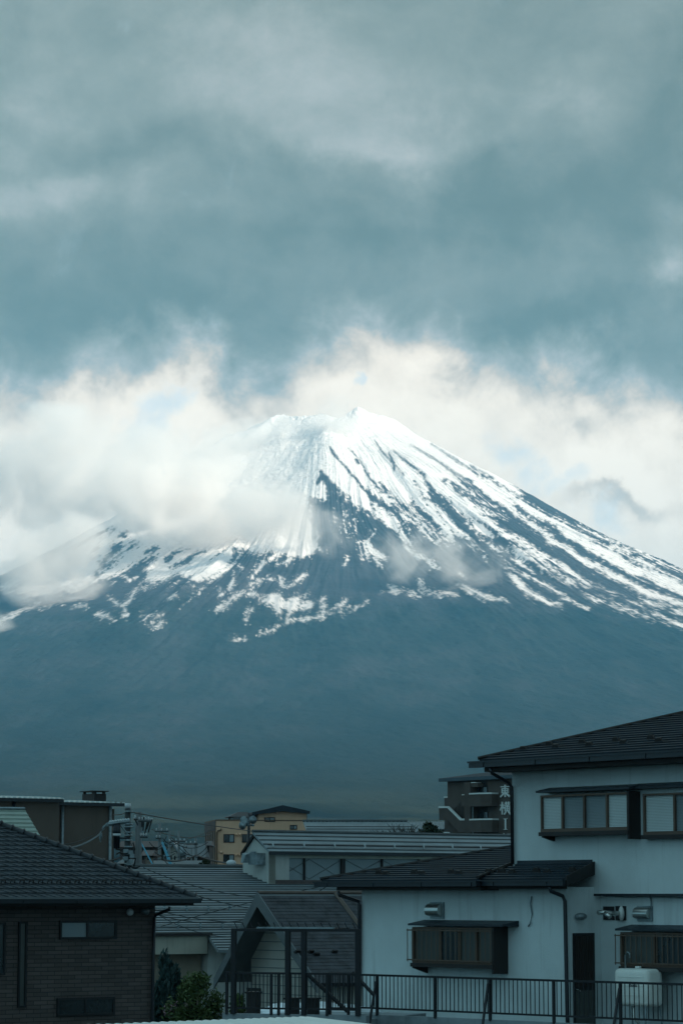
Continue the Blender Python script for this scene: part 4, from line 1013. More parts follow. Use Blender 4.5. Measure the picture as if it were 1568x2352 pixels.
# right roof face (towards the viewer)
sr2 = sr_ + .35; zr2 = za - pr * sr2
def gp(s, l, z): return FG.pt(s, -l, z)             # l metres back along the ridge (u of FA = -n of FG)
rf = MB().prism([gp(0, 0, za), gp(sr2, 0, zr2), gp(sr2, LEN, zr2), gp(0, LEN, za)], -Vector((FG.u.x * pr, FG.u.y * pr, 1)).normalized() * .14)
upv = (gp(0, 0, za) - gp(sr2, 0, zr2)); Ls = upv.length; upn = upv.normalized(); nn_ = (-FG.n).cross(upn).normalized()
if nn_.z < 0: nn_ = -nn_
o0 = gp(sr2, 0, zr2); b = 0
while b < Ls - .2:
    p0 = o0 + upn * b; p1 = o0 + upn * (b + .16)
    rf.hexa([p0 + nn_ * -.02, p0 - FG.n * LEN - nn_ * .02, p1 - FG.n * LEN - nn_ * .02, p1 - nn_ * .02, p0 + nn_ * .016, p0 - FG.n * LEN + nn_ * .016, p1 - FG.n * LEN + nn_ * .006, p1 + nn_ * .006]); b += .16
rf.build('roof', M['shingle'], ah)
rl = MB().prism([gp(0, 0, za + .01), gp(sl_, 0, zl_), gp(sl_, LEN, zl_), gp(0, LEN, za + .01)][::-1], -Vector((-FG.u.x * pl_, -FG.u.y * pl_, 1)).normalized() * .14)
rlo = rl.build('roof', M['soffit'], ah)
MB().tube([gp(0, -.05, za + .03), gp(0, 4.0, za + .03), gp(0, LEN, za + .03)], .07).build('ridge_cap', M['brownflash'], ah)
# hipped cut at the far part of the roof: brown flashing running down the face
q0 = gp(.03, 0, za); nface = nn_
f0 = plane_hit(770, 2052, o0 + nn_ * .03, nn_); f1 = plane_hit(828, 2130, o0 + nn_ * .03, nn_)
MB().tube([f0, f1], .085, 5).build('roof_flashing', M['brownflash'], ah)
# barge boards
bb_ = MB()
for (s1_, z1_) in ((sl_, zl_), (sr2, zr2)):
    bb_.prism([gp(0, -.03, za + .04), gp(s1_, -.03, z1_ + .04), gp(s1_, -.03, z1_ - .30), gp(0, -.03, za - .42)], FG.n * .05)
bbo = bb_.build('barge_board', M['soffit'], ah)
# gable wall set back under the eaves
gb = .9
def on(s, off): return za - off - (pr * s if s > 0 else -pl_ * s * 1.0)
sg0, sg1 = sl_ + .75, sr_ - .25
gw = MB().prism([gp(0, gb, za - .2), gp(sg1, gb, za - .2 - pr * sg1), gp(sg1, gb, 0), gp(sg0, gb, 0), gp(sg0, gb, za - .2 + pl_ * sg0)], -FG.n * 8)
gwo = gw.build('wall', M['siding'], ah)
FW = Frame(gp(0, gb, 0), -52)
ln = MB(); z_ = 1.0
while z_ < za - .8:
    hs = (za - .2 - z_); a0 = max(sg0, -hs / pl_); a1 = min(sg1, hs / pr)
    ln.box(FW, a0, a1, -.01, .012, z_ - .012, z_ + .012); z_ += .28
ln.build('siding_joints', M['soffit'], gwo)
window(ah, FW, 566, 2269, 596, 2310, 0, [(566, 596, 'darkglass')], label='small ground floor window')
sg = MB()
for x, y in ((683, 2190), (714, 2190), (697, 2196), (727, 2196), (768, 2190)):
    pq = plane_hit(x, y + 0.0, o0, nn_); sg.hexa([pq + FA.u * -.12, pq + FA.u * .12, pq + FA.u * .12 + upn * .08, pq - FA.u * .12 + upn * .08, pq - FA.u * .08 + nn_ * .12, pq + FA.u * .08 + nn_ * .12, pq + FA.u * .08 + upn * .05 + nn_ * .12, pq - FA.u * .08 + upn * .05 + nn_ * .12])
build_each(sg, 'snow_guard', M['trim'], ah)

# ================================================================== the long hall with its raised monitor roof
E0 = P(477, 2146, 135); FH = Frame(E0, 38)
hall = thing('long_hall', 'long pale hall with a broad grey metal roof and a raised clerestory', 'hall', FH.pt(10, -6, 0))
rh = RoofPlane(FH, E0, .27)
pth = [rh.hit(300, 1992), rh.hit(600, 1992), rh.hit(1010, 1998), rh.hit(1010, 2181), rh.hit(502, 2181), rh.hit(480, 2147), rh.hit(250, 2147)]
# work in plane coordinates so the ridge is level
tb_ = max(rh.co(pth[0])[1], rh.co(pth[1])[1]); eb = rh.co(rh.hit(502, 2181))[1]
aL = rh.co(pth[0])[0]; aR = aL + 60
ax = rh.co(rh.hit(479, 2147))[0]; ay = rh.co(rh.hit(502, 2181))[0]
poly = [rh.pt(aL, tb_), rh.pt(aR, tb_), rh.pt(aR, eb), rh.pt(ay, eb), rh.pt(ax, 0), rh.pt(aL - 12, 0), rh.pt(aL - 12, 2)]
hm = roof_slab(rh, [rh.pt(aL, tb_), rh.pt(aR, tb_), rh.pt(aR, 0), rh.pt(aL - 8, 0)], .15)
hm.prism([rh.pt(ax, .01, -.002), rh.pt(aR, .01, -.002), rh.pt(aR, eb, -.002), rh.pt(ay, eb, -.002)], -rh.nn * .15)
ho = hm.build('roof', M['greymetal'], hall)
cs = MB(); courses(cs, rh, [rh.pt(aL, tb_), rh.pt(aR, tb_), rh.pt(aR, 0), rh.pt(aL - 8, 0)], .44, .035, .05)
courses(cs, rh, [rh.pt(ax, 0), rh.pt(aR, 0), rh.pt(aR, eb), rh.pt(ay, eb)], .44, .035, .05)
cs.build('roof_seams', M['greyseam'], ho)
MB().tube([rh.pt(aL, tb_, .05), rh.pt(aR, tb_, .05)], .10).build('ridge_cap', M['greyseam'], ho)
for yy in (2092, 2133):
    bb2 = rh.co(rh.hit(420, yy))[1]; sg = MB()
    sg.tube([rh.pt(aL - 6, bb2, .14), rh.pt(aR, bb2, .14)], .035, 5)
    a = aL - 6
    while a < 8: sg.box(Frame(rh.pt(a, bb2), 38), -.04, .04, -.04, .04, rh.pt(a, bb2).z, rh.pt(a, bb2).z + .26); a += 1.3
    sg.build('snow_rail', M['galv'], ho)
bk_ = MB(); bkp = FH.n * -14
bk_.prism([rh.pt(aL, tb_, -.02), rh.pt(aR, tb_, -.02), rh.pt(aR, tb_, -.02) + bkp - Z * 3.6, rh.pt(aL, tb_, -.02) + bkp - Z * 3.6], -Z * .12)
bk_.build('roof', M['greymetal'], hall)
MB().box(FH, -22, 45, -22, -.9, 0, E0.z - .3).build('wall', M['whitepanel'], hall)
# cream annex under the eave
fz = FH.hit(420, 2191)[1]
fa = MB().box(FH, -14, FH.hit(470, 2170)[0], -.85, .25, fz, E0.z - .05)
fao = fa.build('fascia', M['cream'], hall)
MB().box(FH, -14, FH.hit(476, 2150)[0], -.2, .45, E0.z - .06, E0.z + .07).build('eave_trim', M['trim'], hall)
MB().box(FH, -14, FH.hit(470, 2230)[0], -.84, -.3, 0, fz).build('wall', M['tan'], hall)
# return wall stepping down to the right
FHE = Frame(FH.pt(FH.hit(478, 2200)[0], .25, 0), -52)
x0_ = FH.hit(530, 2250, -.2)[0]
q = MB().prism([FH.pt(FH.hit(477, 2200)[0], .1, E0.z - .1), FH.pt(FH.hit(497, 2200)[0], .35, FH.hit(500, 2180)[1] - .1), FH.pt(FH.hit(540, 2200)[0], .35, FH.hit(500, 2183)[1] - .1), FH.pt(FH.hit(540, 2200)[0], .35, 0), FH.pt(FH.hit(470, 2200)[0], .1, 0)], -FH.n * .6)
q.build('wall', M['whitepanel'], hall)
# monitor
C0 = rh.hit(617, 2030); FM = Frame(C0, 38); FME = Frame(C0, -52)
sA, zA = FME.hit(585, 1919); sF, zF = FME.hit(617, 1956); sB, zB = FME.hit(558, 1961)
zbase = C0.z - 1.0
LM = 75
mw = MB()
ends = [(sF, zF), (sA, zA), (sB, zB), (sB, C0.z + .2), (sF, zbase)]
mw.prism([FME.pt(s_, 0, z_ - (.06 if i < 3 else 0)) for i, (s_, z_) in enumerate(ends)], FM.u * 1.35)
mw.build('wall', M['whitepanel'], hall)
zwt = FM.hit(700, 1976)[1]
zwb = min(FM.hit(640, 2026)[1], FM.hit(640, 2020)[1])
mf = MB(); dF = (FME.pt(sF, 0, 0) - FM.O).dot(FM.n)
FMf = Frame(FM.pt(0, dF, 0), 38)
s_corner = FMf.hit(633, 1990)[0]
mf.box(FMf, 1.2, LM, -.25, -.01, FMf.hit(700, 1971)[1], FMf.hit(650, 1956)[1] + .02)
mf.box(FMf, 0.02, s_corner, -.25, .0, zbase, FMf.hit(650, 1956)[1])
mf.build('fascia', M['cream'], hall)
ztp = FMf.hit(700, 1971)[1]; zbt = FMf.hit(640, 2021)[1]
MB().box(FMf, s_corner, LM, -.6, -.22, zbt, ztp).build('clerestory_glazing', M['frosted'], hall)
MB().box(FMf, s_corner, LM, -.3, .02, zbt - .55, zbt).build('clerestory_sill', M['roofbrown'], hall)
ml = MB(); fr0 = FMf
xs = [(703, .05), (790, .05), (881, .05), (969, .05)]
wds = MB()
for x, wdt in ((703, .04), (791, .13), (881, .04), (966, .04), (994, .04), (1083, .04)):
    s_ = FMf.hit(x, 1995)[0]; wds.box(FMf, s_ - wdt, s_ + wdt, -.24, -.10, zbt, ztp)
build_each(wds, 'mullion', M['trim'], hall)
a0, a1 = FMf.hit(966, 1995)[0], FMf.hit(994, 1995)[0]
MB().box(FMf, a0 + .05, a1 - .05, -.24, -.12, zbt, ztp).build('solid_panel', M['siding'], hall)
br_ = MB()
for xa, xb in ((640, 790), (797, 966), (1000, 1170)):
    sa2, sb2 = FMf.hit(xa, 1995)[0], FMf.hit(xb, 1995)[0]; sm_ = (sa2 + sb2) / 2
    for (u0, u1) in ((sa2, sm_), (sm_, sb2)):
        br_.tube([FMf.pt(u0, -.20, ztp - .05), FMf.pt(u1, -.20, zbt + .05)], .014, 4); br_.tube([FMf.pt(u0, -.20, zbt + .05), FMf.pt(u1, -.20, ztp - .05)], .022, 4)
build_each(br_, 'cross_brace', M['soffit'], hall)
pm = (zA - zF) / (sF - sA)
rm = RoofPlane(FMf, FMf.pt(0, .25, zF - .0), pm)
bA = (zA - zF + .25 * pm) / rm.up.z
ptm = [rm.pt(-.15, -.0, .03), rm.pt(LM, 0, .03), rm.pt(LM, bA, .03), rm.pt(-.15, bA, .03)]
mr = roof_slab(rm, ptm, .1); mro = mr.build('roof', M['greymetal'], hall)
cs = MB(); courses(cs, rm, ptm, .40, .035, .07); cs.build('roof_seams', M['greyseam'], mro)
MB().tube([ptm[3] + Z * .03, ptm[2] + Z * .03], .09).build('ridge_cap', M['greyseam'], mro)
MB().box(FMf, -.15, LM, .22, .32, zF - .16, zF - .0).build('gutter', M['gutter'], mro)
sg = MB(); sg.tube([rm.pt(0, .45, .12), rm.pt(LM, .45, .12)], .03, 5); sg.build('snow_rail', M['gutter'], mro)
sg = MB(); a = .3
while a < LM: p_ = rm.pt(a, .45, .06); sg.box(Frame(p_, 38), -.035, .035, .02, .09, p_.z - .05, p_.z + .22); a += 2.05
build_each(sg, 'bracket', M['insul'], mro)
# back slope of the monitor and its dark verge
lv = MB().prism([FME.pt(sA, -.02, zA + .05), FME.pt(sB, -.02, zB + .05), FME.pt(sB, -.02, zB - .08), FME.pt(sA, -.02, zA - .1)], FM.n * 0 + FME.n * .18)
lv.prism([FME.pt(sA, -.02, zA + .06), FME.pt(sF + .3, -.02, zF + .0), FME.pt(sF + .3, -.02, zF - .10), FME.pt(sA, -.02, zA - .06)], FME.n * .16)
lv.build('verge', M['trim'], mro)
bs_ = MB().prism([FME.pt(sA, 0, zA + .03), FME.pt(sB, 0, zB + .03), FME.pt(sB, -LM, zB + .03), FME.pt(sA, -LM, zA + .03)], -Z * .1); bs_.build('roof', M['greymetal'], hall)
# ventilation box on the gable
a, b, c, e = FME.rect(567, 1955, 592, 1986, .5)
MB().box(FME, a + .2, b, .0, .55, c, e - .1).hexa([FME.pt(a, .9, c + .1), FME.pt(a + .25, .9, c + .1), FME.pt(a + .25, .1, c + .1), FME.pt(a, .1, c + .1), FME.pt(a, .8, e - .1), FME.pt(a + .25, .8, e - .2), FME.pt(a + .25, .1, e), FME.pt(a, .1, e)]).build('vent_hood', M['galv'], hall)

# ================================================================== orange block of flats
FO = Frame(P(497, 2000, 350), 9)
def oz(X, Y): return 476.5 + X * .15376, 1825.5 + Y * .15376
ob = thing('apartment_building', 'orange plastered apartment block with a low gabled upper part', 'building', FO.pt(12, -6, 0))
def orect(X0, Y0, X1, Y1, d=0): return FO.rect(*oz(X0, Y0), *oz(X1, Y1), d)
a, b, c, e = orect(127, 390, 1485, 1085)
zp = e
MB().box(FO, a, b, -12, 0, 0, zp).build('wall', M['orange'], ob)
# gabled upper block
a2, b2, c2, e2 = orect(765, 272, 1485, 388); zr_ = FO.hit(*oz(1125, 180))[1]; sp_ = FO.hit(*oz(1125, 180))[0]
ub = MB().prism([FO.pt(a2, .0, zp - .02), FO.pt(b2, .0, zp - .02), FO.pt(b2, 0, FO.hit(*oz(1485, 262))[1]), FO.pt(sp_, 0, zr_ - .2), FO.pt(a2, 0, FO.hit(*oz(765, 250))[1])], -FO.n * 11)
ub.build('wall', M['orange'], ob)
tr_ = MB(); q0 = FO.hit(*oz(1125, 155), .6); q1 = FO.hit(*oz(1530, 243), .6); q2 = FO.hit(*oz(665, 262), .6)
for (sx, zx) in (q1, q2):
    tr_.prism([FO.pt(q0[0], .6, q0[1]), FO.pt(sx, .6, zx), FO.pt(sx, .6, zx - .32), FO.pt(q0[0], .6, q0[1] - .75)], -FO.n * 13)
tr_.build('roof', M['blackmetal'], ob)
# side face
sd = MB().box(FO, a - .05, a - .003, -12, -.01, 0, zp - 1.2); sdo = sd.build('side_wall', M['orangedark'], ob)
for k_ in range(6): MB().box(FO, a - .16, a - .052, -11 + k_ * 2, -10.55 + k_ * 2, 0, zp - 1.3).build('pilaster', M['brownflash'], sdo)
MB().box(FO, a - .08, b, -12.1, .05, zp - .0, zp + .14).build('parapet_cap', M['orangedark'], ob)
MB().box(FO, a - .10, a - .052, -12, -.01, zp - 1.2, zp).build('side_band', M['trim'], ob)
# roof pavilion
pv_ = MB(); A_, B_, C_, E_ = orect(345, 330, 700, 388, -2)
pw = MB().box(FO, A_ + .3, B_, -7, -2.2, zp, E_); pw.build('pavilion_wall', M['darkglass'], ob)
pr_ = MB(); x0p, x1p = FO.hit(*oz(322, 325), -1.6)[0], FO.hit(*oz(735, 325), -1.6)[0]; t0, t1 = FO.hit(*oz(455, 258), -4)[0], FO.hit(*oz(590, 258), -4)[0]; zt3 = FO.hit(*oz(500, 258), -4)[1]
pr_.hexa([FO.pt(x0p, -1.6, E_), FO.pt(x1p, -1.6, E_), FO.pt(x1p, -7.5, E_), FO.pt(x0p, -7.5, E_), FO.pt(t0, -4, zt3), FO.pt(t1, -4, zt3), FO.pt(t1, -5, zt3), FO.pt(t0, -5, zt3)])
pr_.build('pavilion_roof', M['blackmetal'], ob)
for X in (330, 700): s_ = FO.hit(*oz(X, 350), -2)[0]; MB().box(FO, s_ - .12, s_ + .12, -2.2, -1.95, zp, E_).build('post', M['trim'], ob)
for (X0, Y0, X1, Y1) in ((850, 334, 1010, 403), (1232, 450, 1338, 519), (242, 588, 403, 713), (517, 588, 680, 713), (238, 889, 401, 1013), (515, 889, 680, 1013), (850, 588, 1010, 620)):
    p0 = oz(X0, Y0); p1 = oz(X1, Y1); xm = p0[0] + (p1[0] - p0[0]) * .52
    window(ob, FO, p0[0], p0[1], p1[0], p1[1], 0, [(p0[0], xm, 'darkglass'), (xm, p0[0] + (p1[0] - p0[0]) * .95, 'frosted')], depth=.08, fw=.1)
for (X, Y) in ((434, 596), (487, 596), (432, 897), (484, 897), (209, 858), (1039, 268), (1040, 562)):
    s_, z_ = FO.hit(*oz(X, Y)); MB().ball(FO.pt(s_, .08, z_), .2, 8).build('vent_cap', M['orange'], ob)
pp = [oz(X, Y) for X, Y in ((203, 505), (200, 525), (150, 540), (142, 560), (138, 1085))]
MB().tube([FO.pt(FO.hit(*q)[0], .12, FO.hit(*q)[1]) for q in pp], .11).build('downpipe', M['orangedark'], ob)
s_ = FO.hit(*oz(1487, 400))[0]; MB().tube([FO.pt(s_, .1, FO.hit(*oz(1487, 275))[1]), FO.pt(s_, .1, 2)], .08).build('downpipe', M['galv'], ob)

# ================================================================== long low house behind the hall, and trees by it
FB = Frame(P(710, 1915, 300), 3)
lb = thing('long_house', 'long low house with ribbed grey roof right of the orange block', 'house', FB.pt(12, -4, 0))
c0 = FB.hit(704, 1911); rbp = RoofPlane(FB, FB.pt(c0[0], 0, c0[1]), .33)
a1_ = rbp.co(rbp.hit(965, 1911))[0]; b1_ = rbp.co(rbp.hit(830, 1887))[1]
plb = [rbp.pt(0, 0), rbp.pt(a1_, 0), rbp.pt(a1_ - 1.2, b1_), rbp.pt(-.2, b1_)]
q = roof_slab(rbp, plb, .15); ribs_up(q, rbp, plb, .42, .03, .09); q.build('roof', M['greymetal'], lb)
q = MB().tube([rbp.pt(0, b1_ * .42, .12), rbp.pt(a1_ - .6, b1_ * .42, .12)], .05); q.tube([rbp.pt(0, b1_ * .18, .12), rbp.pt(a1_ - .6, b1_ * .18, .12)], .05); q.build('snow_rail', M['greyseam'], lb)
MB().tube([rbp.pt(-.3, b1_, .08), rbp.pt(a1_ * .55, b1_ + .01, .12), rbp.pt(a1_ - 1.1, b1_, .1)], .14).build('ridge_cap', M['greyseam'], lb)
MB().box(FB, c0[0] - .2, c0[0] + a1_ + .1, 0, .2, c0[1] - .3, c0[1] - .05).build('gutter', M['gutter'], lb)
MB().box(FB, c0[0] + .3, c0[0] + a1_ - .3, -6, -.7, 0, c0[1] - .05).build('wall', M['brownwall'], lb)
MB().box(FB, c0[0] + a1_ * .93, c0[0] + a1_ - .29, -5.9, -.68, 0, c0[1] - 1.0).build('wall', M['tan'], lb)
FB2 = Frame(P(968, 1905, 312), 3)
l2 = thing('small_house', 'house with a ribbed grey roof beside the dark brown hotel', 'house', FB2.pt(5, -4, 0))
c0 = FB2.hit(962, 1904); r22 = RoofPlane(FB2, FB2.pt(c0[0], 0, c0[1]), .33); a1_ = r22.co(r22.hit(1028, 1904))[0]; b1_ = r22.co(r22.hit(990, 1887))[1]
plb = [r22.pt(0, 0), r22.pt(a1_, 0), r22.pt(a1_, b1_), r22.pt(-1.2, b1_)]
q = roof_slab(r22, plb, .15); ribs_up(q, r22, plb, .42, .03, .09); q.build('roof', M['greymetal'], l2)
MB().box(FB2, c0[0] + .2, c0[0] + a1_ - .2, -6, -.6, 0, c0[1] - .1).build('wall', M['tan'], l2)

# ================================================================== the dark brown hotel with its white lettering
def hz_(X, Y): return 998.9 + X * .11716, 1768.1 + Y * .11716
FK = Frame(P(1176, 1850, 300), -52)
hb = thing('hotel_building', 'dark brown tiled hotel block with corner balconies and white vertical lettering', 'hotel', FK.pt(-8, -6, 0))
def krect(X0, Y0, X1, Y1, d=0): return FK.rect(*hz_(X0, Y0), *hz_(X1, Y1), d)
zt4 = FK.hit(*hz_(240, 205))[1]
aK = FK.hit(*hz_(240, 400))[0]
MB().box(FK, aK, aK + 34, -12, 0, 0, zt4).build('wall', M['hotel'], hb)
e0 = FK.hit(*hz_(82, 192), .5)
rk = RoofPlane(FK, FK.pt(e0[0], .5, e0[1] + .12), .30)
kq = rk.co(rk.hit(*hz_(850, 68))); kr = kq[0] / kq[1]
bt2 = 4.6
plk = [rk.pt(0, 0), rk.pt(40, 0), rk.pt(40, bt2), rk.pt(bt2 * kr, bt2)]
q = roof_slab(rk, plk, .2); q.build('roof', M['shingle'], hb)
MB().box(FK, e0[0], e0[0] + 40, .35, .62, e0[1] - .25, e0[1] + .12).box(FK, e0[0] + .3, e0[0] + 38, .0, .34, e0[1] - .2, e0[1] + .0).build('gutter', paint('blue_grey_gutter', (.05, .08, .10), .5), hb)
# column, balconies, stairs
a, b, c, e = krect(585, 245, 700, 1400, .9)
MB().box(FK, a, a + .95, .0, 1.0, 0, e).build('column', M['hotel'], hb)
def balcony(X0, X1, Y0, Y1):
    a, b, c, e = krect(X0, Y0, X1, Y1, 1.3); m_ = MB()
    xm = a + (b - a) * .62
    m_.prism([FK.pt(a, 0, c), FK.pt(a, 1.5, c), FK.pt(xm, 1.5, c), FK.pt(b, .9, c), FK.pt(b, 0, c)][::-1], Z * (e - c))
    o = m_.build('balcony', M['hotel'], hb)
    m_ = MB().prism([FK.pt(a - .03, 0, e + .003), FK.pt(a - .03, 1.55, e + .003), FK.pt(xm, 1.55, e + .003), FK.pt(b + .04, .95, e + .003), FK.pt(b + .04, 0, e + .003)][::-1], Z * .16)
    m_.build('coping', M['white'], o)
balcony(697, 1052, 480, 715); balcony(705, 1060, 988, 1222); balcony(712, 1068, 1490, 1720)
for (X0, Y0, X1, Y1) in ((725, 318, 1018, 482), (735, 815, 1025, 985), (745, 1320, 1030, 1490)):
    q = MB(); a, b, c, e = krect(X0, Y0, X1, Y1); q.box(FK, a, b, .0, .012, c, e + .5); q.build('recess', M['trim'], hb)
    p0, p1 = hz_(X0 + 115, Y0), hz_(X1, Y1); window(hb, FK, p0[0], p0[1], p1[0], p1[1], .02, [(p0[0], (p0[0] + p1[0]) / 2, 'darkglass'), ((p0[0] + p1[0]) / 2, p1[0], 'darkglass')], depth=.08, fw=.08)
q = MB(); a, b, c, e = krect(737, 715, 745, 1000, .9); q.tube([FK.pt(a, .9, c - 6), FK.pt(a, .9, e)], .06); q.build('drain_pipe', M['galv'], hb)
def stair(Yo):
    """outside stair wall: landing at the left, sloping parapet with white coping"""
    d = .9
    def k_(X, Y): s_, z_ = FK.hit(*hz_(X, Y + Yo), d); return FK.pt(s_, d, z_)
    body = [k_(72, 750), k_(245, 750), k_(488, 992), k_(598, 992), k_(598, 1222), k_(462, 1222), k_(240, 985), k_(80, 985)]
    # split the outline into convex pieces
    m_ = MB()
    for ids in ((0, 1, 6, 7), (1, 2, 5, 6), (2, 3, 4, 5)): m_.prism([body[i] for i in ids][::-1], -FK.n * .18)
    o = m_.build('stair_parapet', M['hotel'], hb)
    cp_ = MB()
    for i, j in ((0, 1), (1, 2), (2, 3)):
        p, q2 = body[i], body[j]; w_ = FK.n * .06
        cp_.hexa([p + w_, q2 + w_, q2 - FK.n * .24, p - FK.n * .24, p + w_ + Z * .2, q2 + w_ + Z * .2, q2 - FK.n * .24 + Z * .2, p - FK.n * .24 + Z * .2])
    cp_.build('coping', M['white'], o)
    g_ = MB()
    for X in range(330, 600, 28):
        s_, z1_ = FK.hit(*hz_(X, 990 + Yo), .4); zt5 = FK.hit(*hz_(X, max(560, 990 - (X - 180) * 1.15) + Yo if Yo == 0 else 1110 + Yo - 500 + 500 - 990 + 740), .4)[1]
        g_.box(FK, s_ - .03, s_ + .03, .38, .42, z1_, max(z1_ + .3, zt5))
    build_each(g_, 'stair_bar', M['trim'], o)
stair(0); stair(505)
a, b, c, e = krect(193, 552, 243, 990, -.6); MB().box(FK, a, aK + .01, -3, -.5, 0, e).build('stair_wall', M['hotel'], hb)
MB().box(FK, a - .05, aK + .02, -3.05, -.45, e, e + .16).build('coping', M['white'], hb)
MB().pxbox(FK, *hz_(518, 480), *hz_(590, 497), 0, .5).build('coping', M['white'], hb)
MB().pxbox(FK, *hz_(518, 497), *hz_(590, 715), 0, .48).build('landing_parapet', M['hotel'], hb)
MB().pxbox(FK, *hz_(700, 243), *hz_(780, 258), 0, .9).build('coping', M['white'], hb)
MB().pxbox(FK, *hz_(660, 258), *hz_(835, 335), 0, .85).build('ledge', M['hotel'], hb)
GL = {
 'east_character': [((.06,.84),(.94,.84),.05),((.5,1.0),(.5,.0),.13),((.20,.69),(.80,.69),.05),((.20,.52),(.80,.52),.05),((.20,.35),(.80,.35),.05),((.21,.71),(.21,.31),.10),((.79,.71),(.79,.31),.10),((.47,.35),(.03,.03),.09),((.53,.35),(.97,.03),.10)],
 'side_character': [((.0,.74),(.40,.74),.05),((.2,1.0),(.2,.0),.11),((.2,.72),(.0,.33),.08),((.22,.66),(.38,.46),.08),((.44,.88),(1.0,.88),.05),((.42,.72),(1.02,.72),.05),((.58,1.0),(.58,.72),.09),((.83,1.0),(.83,.72),.09),((.71,.72),(.71,.26),.10),((.48,.60),(.95,.60),.05),((.48,.43),(.95,.43),.05),((.48,.27),(.95,.27),.05),((.49,.62),(.49,.25),.09),((.94,.62),(.94,.25),.09),((.6,.22),(.42,.0),.09),((.82,.22),(1.02,.0),.10)],
 'letter_i': [((.5,.03),(.5,.97),.20),((.22,.985),(.78,.985),.05),((.22,.015),(.78,.015),.05)],
 'letter_n': [((.2,0),(.2,1),.09),((.82,0),(.82,1),.09),((.2,1),(.82,0),.2),((.02,.985),(.3,.985),.05),((.66,.985),(1.0,.985),.05),((.05,.015),(.36,.015),.05)],
}
for nm, X0, Y0, X1, Y1 in (('east_character', 1285, 292, 1480, 535), ('side_character', 1285, 625, 1488, 875), ('letter_i', 1330, 960, 1450, 1175), ('letter_n', 1305, 1262, 1480, 1478), ('letter_n', 1305, 1565, 1480, 1780)):
    a, b, c, e = krect(X0, Y0, X1, Y1); g_ = MB(); z0_, z1_ = c, e
    for i, ((xa, ya), (xb, yb), th_) in enumerate(GL[nm]):
        pa = Vector((a + xa * (b - a), c + ya * (e - c))); pb = Vector((a + xb * (b - a), c + yb * (e - c)))
        dv = (pb - pa).normalized(); pn = Vector((-dv.y, dv.x)); asp = th_ * (b - a) * (1 + .25 * abs(dv.x)) ; pn *= asp / 2
        dd = .14 + i * .002
        ring = [pa - pn, pb - pn, pb + pn, pa + pn]
        if (ring[1] - ring[0]).x * (ring[2] - ring[1]).y - (ring[1] - ring[0]).y * (ring[2] - ring[1]).x < 0: ring.reverse()
        g_.prism([FK.pt(v.x, dd, v.y) for v in ring], -FK.n * (dd - .03))
    g_.build(nm, M['white'], hb)

# ================================================================== brown apartment house and the pale green roof at the far left
FN = Frame(P(262, 1850, 160), 34)
nb = thing('brown_building', 'tall plain brown walled building with a chimney and tiled roof edge behind the brick house', 'building', FN.pt(-6, -5, 0))
def nz(X, Y): return X / 2.7315, (3100 + Y / 1.568) / 1.742
a = FN.hit(*nz(335, 300))[0]; zt6 = FN.hit(*nz(520, 186))[1]; b = FN.hit(*nz(697, 300))[0]
MB().box(FN, a, b, -10, 0, 0, zt6).build('wall', M['brownwall'], nb)
b7 = FN.hit(*nz(718, 300), -.8)[0]; MB().box(FN, b - .1, b7, -8, -.8, 0, zt6 - .2).build('wall', M['brownwall'], nb)
zt7 = FN.hit(*nz(180, 160), .6)[1]
MB().box(FN, a - 12, a + .05, -9.9, .6, 0, zt7).build('wall', M['brownwall'], nb)
def verge(x0, x1, d, z):
    m_ = MB().box(FN, x0, x1, d - 3, d + .25, z, z + .10); o = m_.build('roof_edge', M['trim'], nb)
    t_ = MB(); s_ = x0 + .1
    while s_ < x1 - .1:
        t_.hexa([FN.pt(s_, d + .22, z + .10), FN.pt(s_ + .26, d + .22, z + .10), FN.pt(s_ + .26, d - 2.5, z + .10), FN.pt(s_, d - 2.5, z + .10), FN.pt(s_ + .04, d + .22, z + .18), FN.pt(s_ + .2, d + .22, z + .17), FN.pt(s_ + .2, d - 2.5, z + .3), FN.pt(s_ + .04, d - 2.5, z + .32)]); s_ += .33
    t_.build('roof_tiles', M['steel'], nb); MB().box(FN, x0, x1, d + .2, d + .34, z - .08, z + .06).build('gutter', M['gutter'], nb)
verge(a - 12, a + .15, .62, zt7); verge(a + .16, b7 + .1, .02, zt6)
ca, cb_, cc, ce = FN.rect(*nz(592, 100), *nz(667, 178), -1)
ch = MB().box(FN, ca, cb_, -2.4, -1, cc - .3, ce - .17).build('chimney', M['trim'], nb)
MB().box(FN, ca - .12, cb_ + .12, -2.5, -.9, ce - .05, ce).build('chimney_cap', M['trim'], ch)
for s_ in (ca + .1, cb_ - .1):
    for d_ in (-1.1, -2.3): MB().box(FN, s_ - .07, s_ + .07, d_ - .07, d_ + .07, ce - .18, ce - .04).build('chimney_post', M['trim'], ch)
for (X, Y0, Y1, m_, dd) in ((395, 186, 470, 'galv', .1), (694, 186, 560, 'galv', .1), (90, 165, 230, 'gutter', .72)):
    s_, z1_ = FN.hit(*nz(X, Y0), dd); z0_ = 1; MB().tube([FN.pt(s_, dd, z0_), FN.pt(s_, dd, z1_)], .09, 8).build('downpipe', M[m_], nb)
FQ = Frame(P(60, 1900, 125), 20)
gh = thing('pale_roofed_house', 'house whose pale green sheet metal roof shows above the brick house at the left edge', 'house', FQ.pt(-6, -3, 0))
q1 = FQ.hit(100, 1932, 0); rq = RoofPlane(FQ, FQ.pt(q1[0], 0, q1[1]), .6); tq = rq.co(rq.hit(58, 1860))
plq = [rq.pt(0, -1.5), rq.pt(tq[0], tq[1]), rq.pt(-16, tq[1]), rq.pt(-16, -1.5)]
plq[0] = rq.pt(-tq[0] / tq[1] * 1.5, -1.5)
